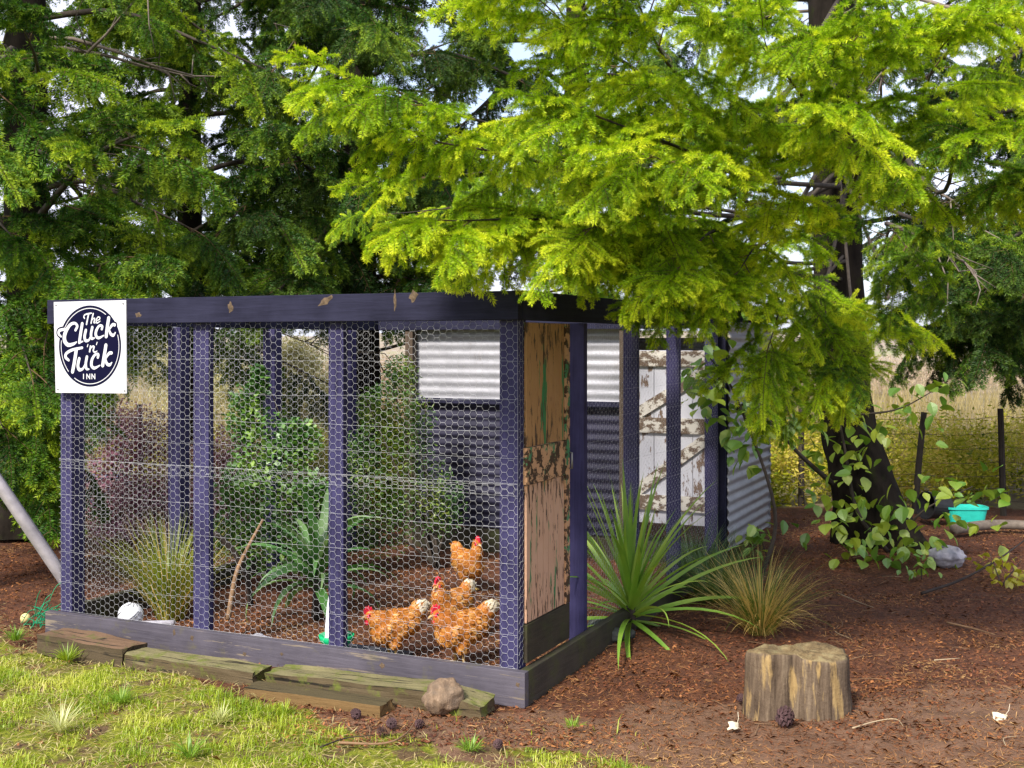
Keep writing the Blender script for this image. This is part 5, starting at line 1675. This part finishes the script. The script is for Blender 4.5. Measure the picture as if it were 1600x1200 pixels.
    mb.build('tail', tail_mat or M['cream'], root)
    # head furniture
    Z = Vector((0, 0, 1)); sd = Z.cross(hd).normalized(); hu = hd.cross(sd)
    hc = H + hd * .012
    mb = MB(); pr = [(-.026, .022), (-.020, .046), (-.010, .036), (-.004, .058), (.008, .042), (.014, .058), (.022, .040), (.030, .046), (.034, .016), (.0, .016)]
    for s_ in (1, -1):
        pass
    vs = [hc + hd * x + hu * z + sd * .005 for x, z in pr] + [hc + hd * x + hu * z - sd * .005 for x, z in pr]
    k = len(pr)
    mb.add(vs, [tuple(range(k)), tuple(reversed(range(k, 2 * k)))] + [(i, k + i, k + (i + 1) % k, (i + 1) % k) for i in range(k)])
    mb.build('comb', M['comb'], root)
    for s_ in (1, -1):
        mb = MB(); bm = bmesh.new()
        bmesh.ops.create_uvsphere(bm, u_segments=8, v_segments=6, radius=1.0, matrix=Matrix.Translation(hc + hd * .022 - hu * .034 + sd * .009 * s_) @ Matrix.Diagonal((.013, .006, .021, 1)))
        bmesh.ops.create_uvsphere(bm, u_segments=8, v_segments=6, radius=1.0, matrix=Matrix.Translation(hc + hd * .010 + hu * .000 + sd * .0225 * s_) @ Matrix.Diagonal((.019, .007, .016, 1)))
        me = bpy.data.meshes.new('wattle'); bm.to_mesh(me); bm.free()
        link_mesh('wattle', me, root, M['comb'], True)
        bm = bmesh.new()
        bmesh.ops.create_uvsphere(bm, u_segments=8, v_segments=6, radius=.0055, matrix=Matrix.Translation(hc + hd * .013 + hu * .007 + sd * .0285 * s_))
        me = bpy.data.meshes.new('eye'); bm.to_mesh(me); bm.free()
        link_mesh('eye', me, root, M['eye'], True)
        mb.tube([(.01, s_ * .045, .13), (.02, s_ * .045, .06), (.012, s_ * .045, .012)], [.013, .008, .008], 8)
        for da in (-.5, 0, .5, 3.14):
            L = .05 if da < 3 else .022
            mb.tube([(.012, s_ * .045, .012), (.012 + L * .6 * math.cos(da), s_ * .045 + L * .6 * math.sin(da), .010), (.012 + L * math.cos(da), s_ * .045 + L * math.sin(da), .003)], [.007, .0055, .003], 6)
        mb.build('leg', M['shank'], root, True)
    mb = MB(); mb.tube([hc + hd * .028, hc + hd * .048 - hu * .003, hc + hd * .062 - hu * .010], [.011, .007, .001], 8)
    mb.build('beak', M['beak'], root, True)
    return root
def gnd(px, y): return Vector(((px - 800) / FOC * y, y, 0))
hen('ginger hen nearest the drinker facing left with a white tail tip', gnd(617, 6.20), R(216), .86, (.165, 0, .295), seed=1, tl=1.5)
hen('foremost ginger hen by the front netting with a rust brown neck', gnd(722, 6.10), R(214), .92, (.15, 0, .305), M['hen_dark'], seed=2)
hen('ginger hen with a raised cream tail standing behind the foremost hen', gnd(706, 6.62), R(238), .90, (.13, 0, .36), None, M['cream'], seed=3, tl=1.7)
hen('ginger hen farthest back, looking right near the hen house wall', gnd(731, 7.95), R(-58), .88, (.13, 0, .375), None, M['hen'], seed=4, tl=.5)

# ---------------------------------------------------------------- lawn and litter
rng = np.random.default_rng(90)
N_ = 190000
x = rng.uniform(-3.6, 0.9, N_); y = rng.uniform(4.45, 8.2, N_)
vnz = np.array([noise.fractal(Vector((a * 1.7, b * 1.7, 3.3)), 1.0, 2.1, 4) for a, b in zip(x, y)])
tuft = np.array([noise.noise(Vector((a * 5.5, b * 5.5, 8.3))) for a, b in zip(x, y)])
ok = ((lawn_edge(x) + 0.38 * vnz - y) / 0.35 + 0.4 > 0.75) & (tuft > -0.02 + rng.normal(0, .13, N_))
ok |= (rng.random(N_) < 0.012) & (y < 5.2) & (x < 0.6)
x, y, tuft = x[ok], y[ok], tuft[ok]
m = len(x)
hb = (0.012 + 0.085 * np.clip(tuft + .05, 0, 1) * rng.random(m) + rng.random(m) ** 8 * .04)
an = rng.uniform(0, 6.28, m); bend = rng.uniform(.2, 1.1, m); wd = rng.uniform(.0012, .0026, m)
base = np.stack([x, y, gz(x, y) - .004], 1)
hd = np.stack([np.cos(an), np.sin(an), np.zeros(m)], 1); sdv = np.stack([-np.sin(an), np.cos(an), np.zeros(m)], 1) * wd[:, None]
mid_ = base + hd * (hb * bend * .35)[:, None] + np.array([0, 0, 1.]) * (hb * .62)[:, None]
tip = base + hd * (hb * bend)[:, None] + np.array([0, 0, 1.]) * (hb * (1.05 - .3 * bend))[:, None]
V = np.stack([base - sdv, base + sdv, mid_ + sdv * .7, mid_ - sdv * .7, tip, tip], 1)
V = V[:, :5].reshape(-1, 3)
b = (np.arange(m) * 5)[:, None]
quads = b + np.array([[0, 1, 2, 3]]); tris = b + np.array([[3, 2, 4]])
M['grass'] = leaf_mat('lawn_grass', (0.13, 0.23, 0.010), (0.34, 0.43, 0.016), (0.64, 0.62, 0.12), .35, .04, 3.0, 0.0)
me = bpy.data.meshes.new('grass')
me.from_pydata(V.tolist(), [], quads.tolist() + tris.tolist())
gr = link_mesh('grass', me, None, M['grass'])
tag(gr, 'short yellow green grass on the mossy lawn corner', 'grass', None, 'stuff')

M['thatch'] = leaf_mat('dry_thatch', (0.30, 0.22, 0.09), (0.60, 0.52, 0.24), None, .2, .03, 3.0, 0.0)
def thatch(seed, n_):
    rng = np.random.default_rng(seed)
    x = rng.uniform(-3.6, 0.5, n_); y = rng.uniform(4.45, 7.6, n_)
    k = y < lawn_edge(x) + rng.normal(0, .12, n_)
    x, y = x[k], y[k]; m = len(x)
    a = rng.uniform(0, 6.28, m); L = rng.uniform(.02, .08, m); w = rng.uniform(.001, .0028, m)
    d = np.stack([np.cos(a), np.sin(a), rng.normal(.1, .25, m)], 1) * (L / 2)[:, None]
    s_ = np.stack([-np.sin(a), np.cos(a), np.zeros(m)], 1) * w[:, None]
    c = np.stack([x, y, gz(x, y) + .006 + rng.random(m) * .014], 1)
    bow = np.stack([np.zeros(m), np.zeros(m), L * rng.uniform(-.05, .15, m)], 1)
    V = np.stack([c - d - s_, c - s_ + bow, c + d, c + s_ + bow], 1).reshape(-1, 3)
    return np_mesh('thatch', V, np.arange(4 * m).reshape(-1, 4))
o = link_mesh('thatch', thatch(5, 16000), None, M['thatch'])
tag(o, 'dead straw blades matted through the lawn', 'dead grass', None, 'stuff')

def grass_tuft(label, px, py, n_, L, mat, seed, w=(.003, .006)):
    tussock('grass_tuft', label, G(px, py), n_, .03, L, w, (.1, 1.1), (.2, 1.2), mat, seed, 'grass tuft')
M['tuft'] = leaf_mat('fresh_tuft', (0.10, 0.22, 0.012), (0.28, 0.42, 0.03), None, .35)
M['tuft_pale'] = leaf_mat('pale_tuft', (0.40, 0.42, 0.10), (0.62, 0.62, 0.32), None, .35)
grass_tuft('dense green grass tuft in the lawn below the middle timber', 190, 1098, 130, (.05, .11), M['tuft'], 1)
grass_tuft('pale bleached grass tuft in the lawn at lower left', 95, 1140, 90, (.08, .17), M['tuft_pale'], 2)
grass_tuft('upright broad green tuft in the lawn at the bottom edge', 296, 1182, 26, (.08, .13), M['tuft'], 3, (.006, .012))
grass_tuft('green tuft on the bare soil right of the rock', 735, 1172, 80, (.04, .08), M['tuft'], 4)
grass_tuft('yellow green tuft on the soil before the plank', 445, 1118, 70, (.04, .08), M['grass'], 5)
grass_tuft('little green tuft on the soil below the corner post', 895, 1135, 40, (.03, .055), M['tuft'], 6)
grass_tuft('grass growing between the plank and the long timber', 592, 1082, 50, (.05, .11), M['tuss_green'], 7)
grass_tuft('bright tuft at the foot of the rotting timber', 105, 1032, 110, (.05, .12), M['grass'], 8)
grass_tuft('pale tuft in the lawn beside the soil edge', 345, 1128, 80, (.04, .1), M['tuft_pale'], 9)
grass_tuft('green tuft beside the pale yellow ball', 25, 1000, 110, (.05, .12), M['tuft'], 10)

def litter_mesh(n_, xr, yr, ls, ws, seed, lawn_ok=False, zoff=.004, tilt=.25):
    rng = np.random.default_rng(seed)
    y = yr[0] + (yr[1] - yr[0]) * rng.random(n_) ** 1.35
    x = rng.uniform(*xr, n_)
    keep = (y > lawn_edge(x) - .35 * rng.random(n_)) | (rng.random(n_) < .12)
    dr_ = np.array([noise.fractal(Vector((p * .9, q * 1.3, seed * 3.1)), 1.0, 2.0, 4) for p, q in zip(x, y)])
    keep &= dr_ > rng.normal(-.12, .22, n_)
    x, y = x[keep], y[keep]; k = len(x)
    a = rng.uniform(0, 6.28, k); L = rng.uniform(*ls, k); w = rng.uniform(*ws, k)
    d = np.stack([np.cos(a), np.sin(a), rng.normal(0, tilt, k)], 1); s_ = np.stack([-np.sin(a), np.cos(a), rng.normal(0, tilt * 1.4, k)], 1)
    c = np.stack([x, y, gz(x, y) + zoff + rng.random(k) * .006], 1)
    d *= (L / 2)[:, None]; s_ *= (w / 2)[:, None]
    bnd = np.zeros((k, 3)); bnd[:, 2] = rng.normal(0, .15, k) * L
    V = np.stack([c - d - s_ * .5, c - s_ + bnd, c + d - s_ * .3, c + d + s_ * .4, c + s_ + bnd, c - d + s_ * .6], 1).reshape(-1, 3)
    return np_mesh('litter', V, np.arange(6 * k).reshape(-1, 6))
M['litter_a'] = leaf_mat('brown_needle_litter', (0.08, 0.03, 0.016), (0.25, 0.10, 0.04), (0.50, 0.30, 0.12), .1, .03, 1.2, 0.0)
M['litter_b'] = leaf_mat('bark_chip_litter', (0.06, 0.022, 0.014), (0.19, 0.065, 0.03), (0.40, 0.17, 0.055), .05, .03, 1.6, 0.0)
o = link_mesh('needle_litter', litter_mesh(120000, (-4.2, 4.6), (4.5, 11.5), (.010, .045), (.0014, .0034), 1), None, M['litter_a'])
tag(o, 'fallen brown needles and twigs scattered over the ground', 'leaf litter', None, 'stuff')
o = link_mesh('bark_litter', litter_mesh(62000, (-4.2, 4.6), (4.9, 11.5), (.008, .024), (.004, .012), 2), None, M['litter_b'])
tag(o, 'reddish bark chips and dead leaves scattered over the ground', 'leaf litter', None, 'stuff')

rng = np.random.default_rng(17)
mb = MB()
for k in range(150):
    y = 4.7 + 5.5 * rng.random() ** 1.4; x = rng.uniform(-3.2, 4.0)
    if y < lawn_edge(np.array(x)): continue
    a = rng.uniform(0, 6.28); L = rng.uniform(.05, .22)
    d = Vector((math.cos(a), math.sin(a), rng.normal(0, .04)))
    b = Vector((x, y, float(gz(x, y)) + .008)); sd = Vector((-d.y, d.x, 0)) * rng.normal(0, .12) * L
    mb.tube(catmull([b, b + d * L * .5 + sd + Vector((0, 0, .006)), b + d * L], 3), [.0021, .002, .0019, .0017, .0015, .0012, .0009], 4, int(rng.random() < .15), False)
o = mb.build('twig_litter', [M['stick'], M['stick_pale']])
tag(o, 'thin dead twigs strewn over the soil', 'leaf litter', None, 'stuff')

print('objects', len(bpy.data.objects), 'tris', sum(len(m.polygons) for m in bpy.data.meshes))
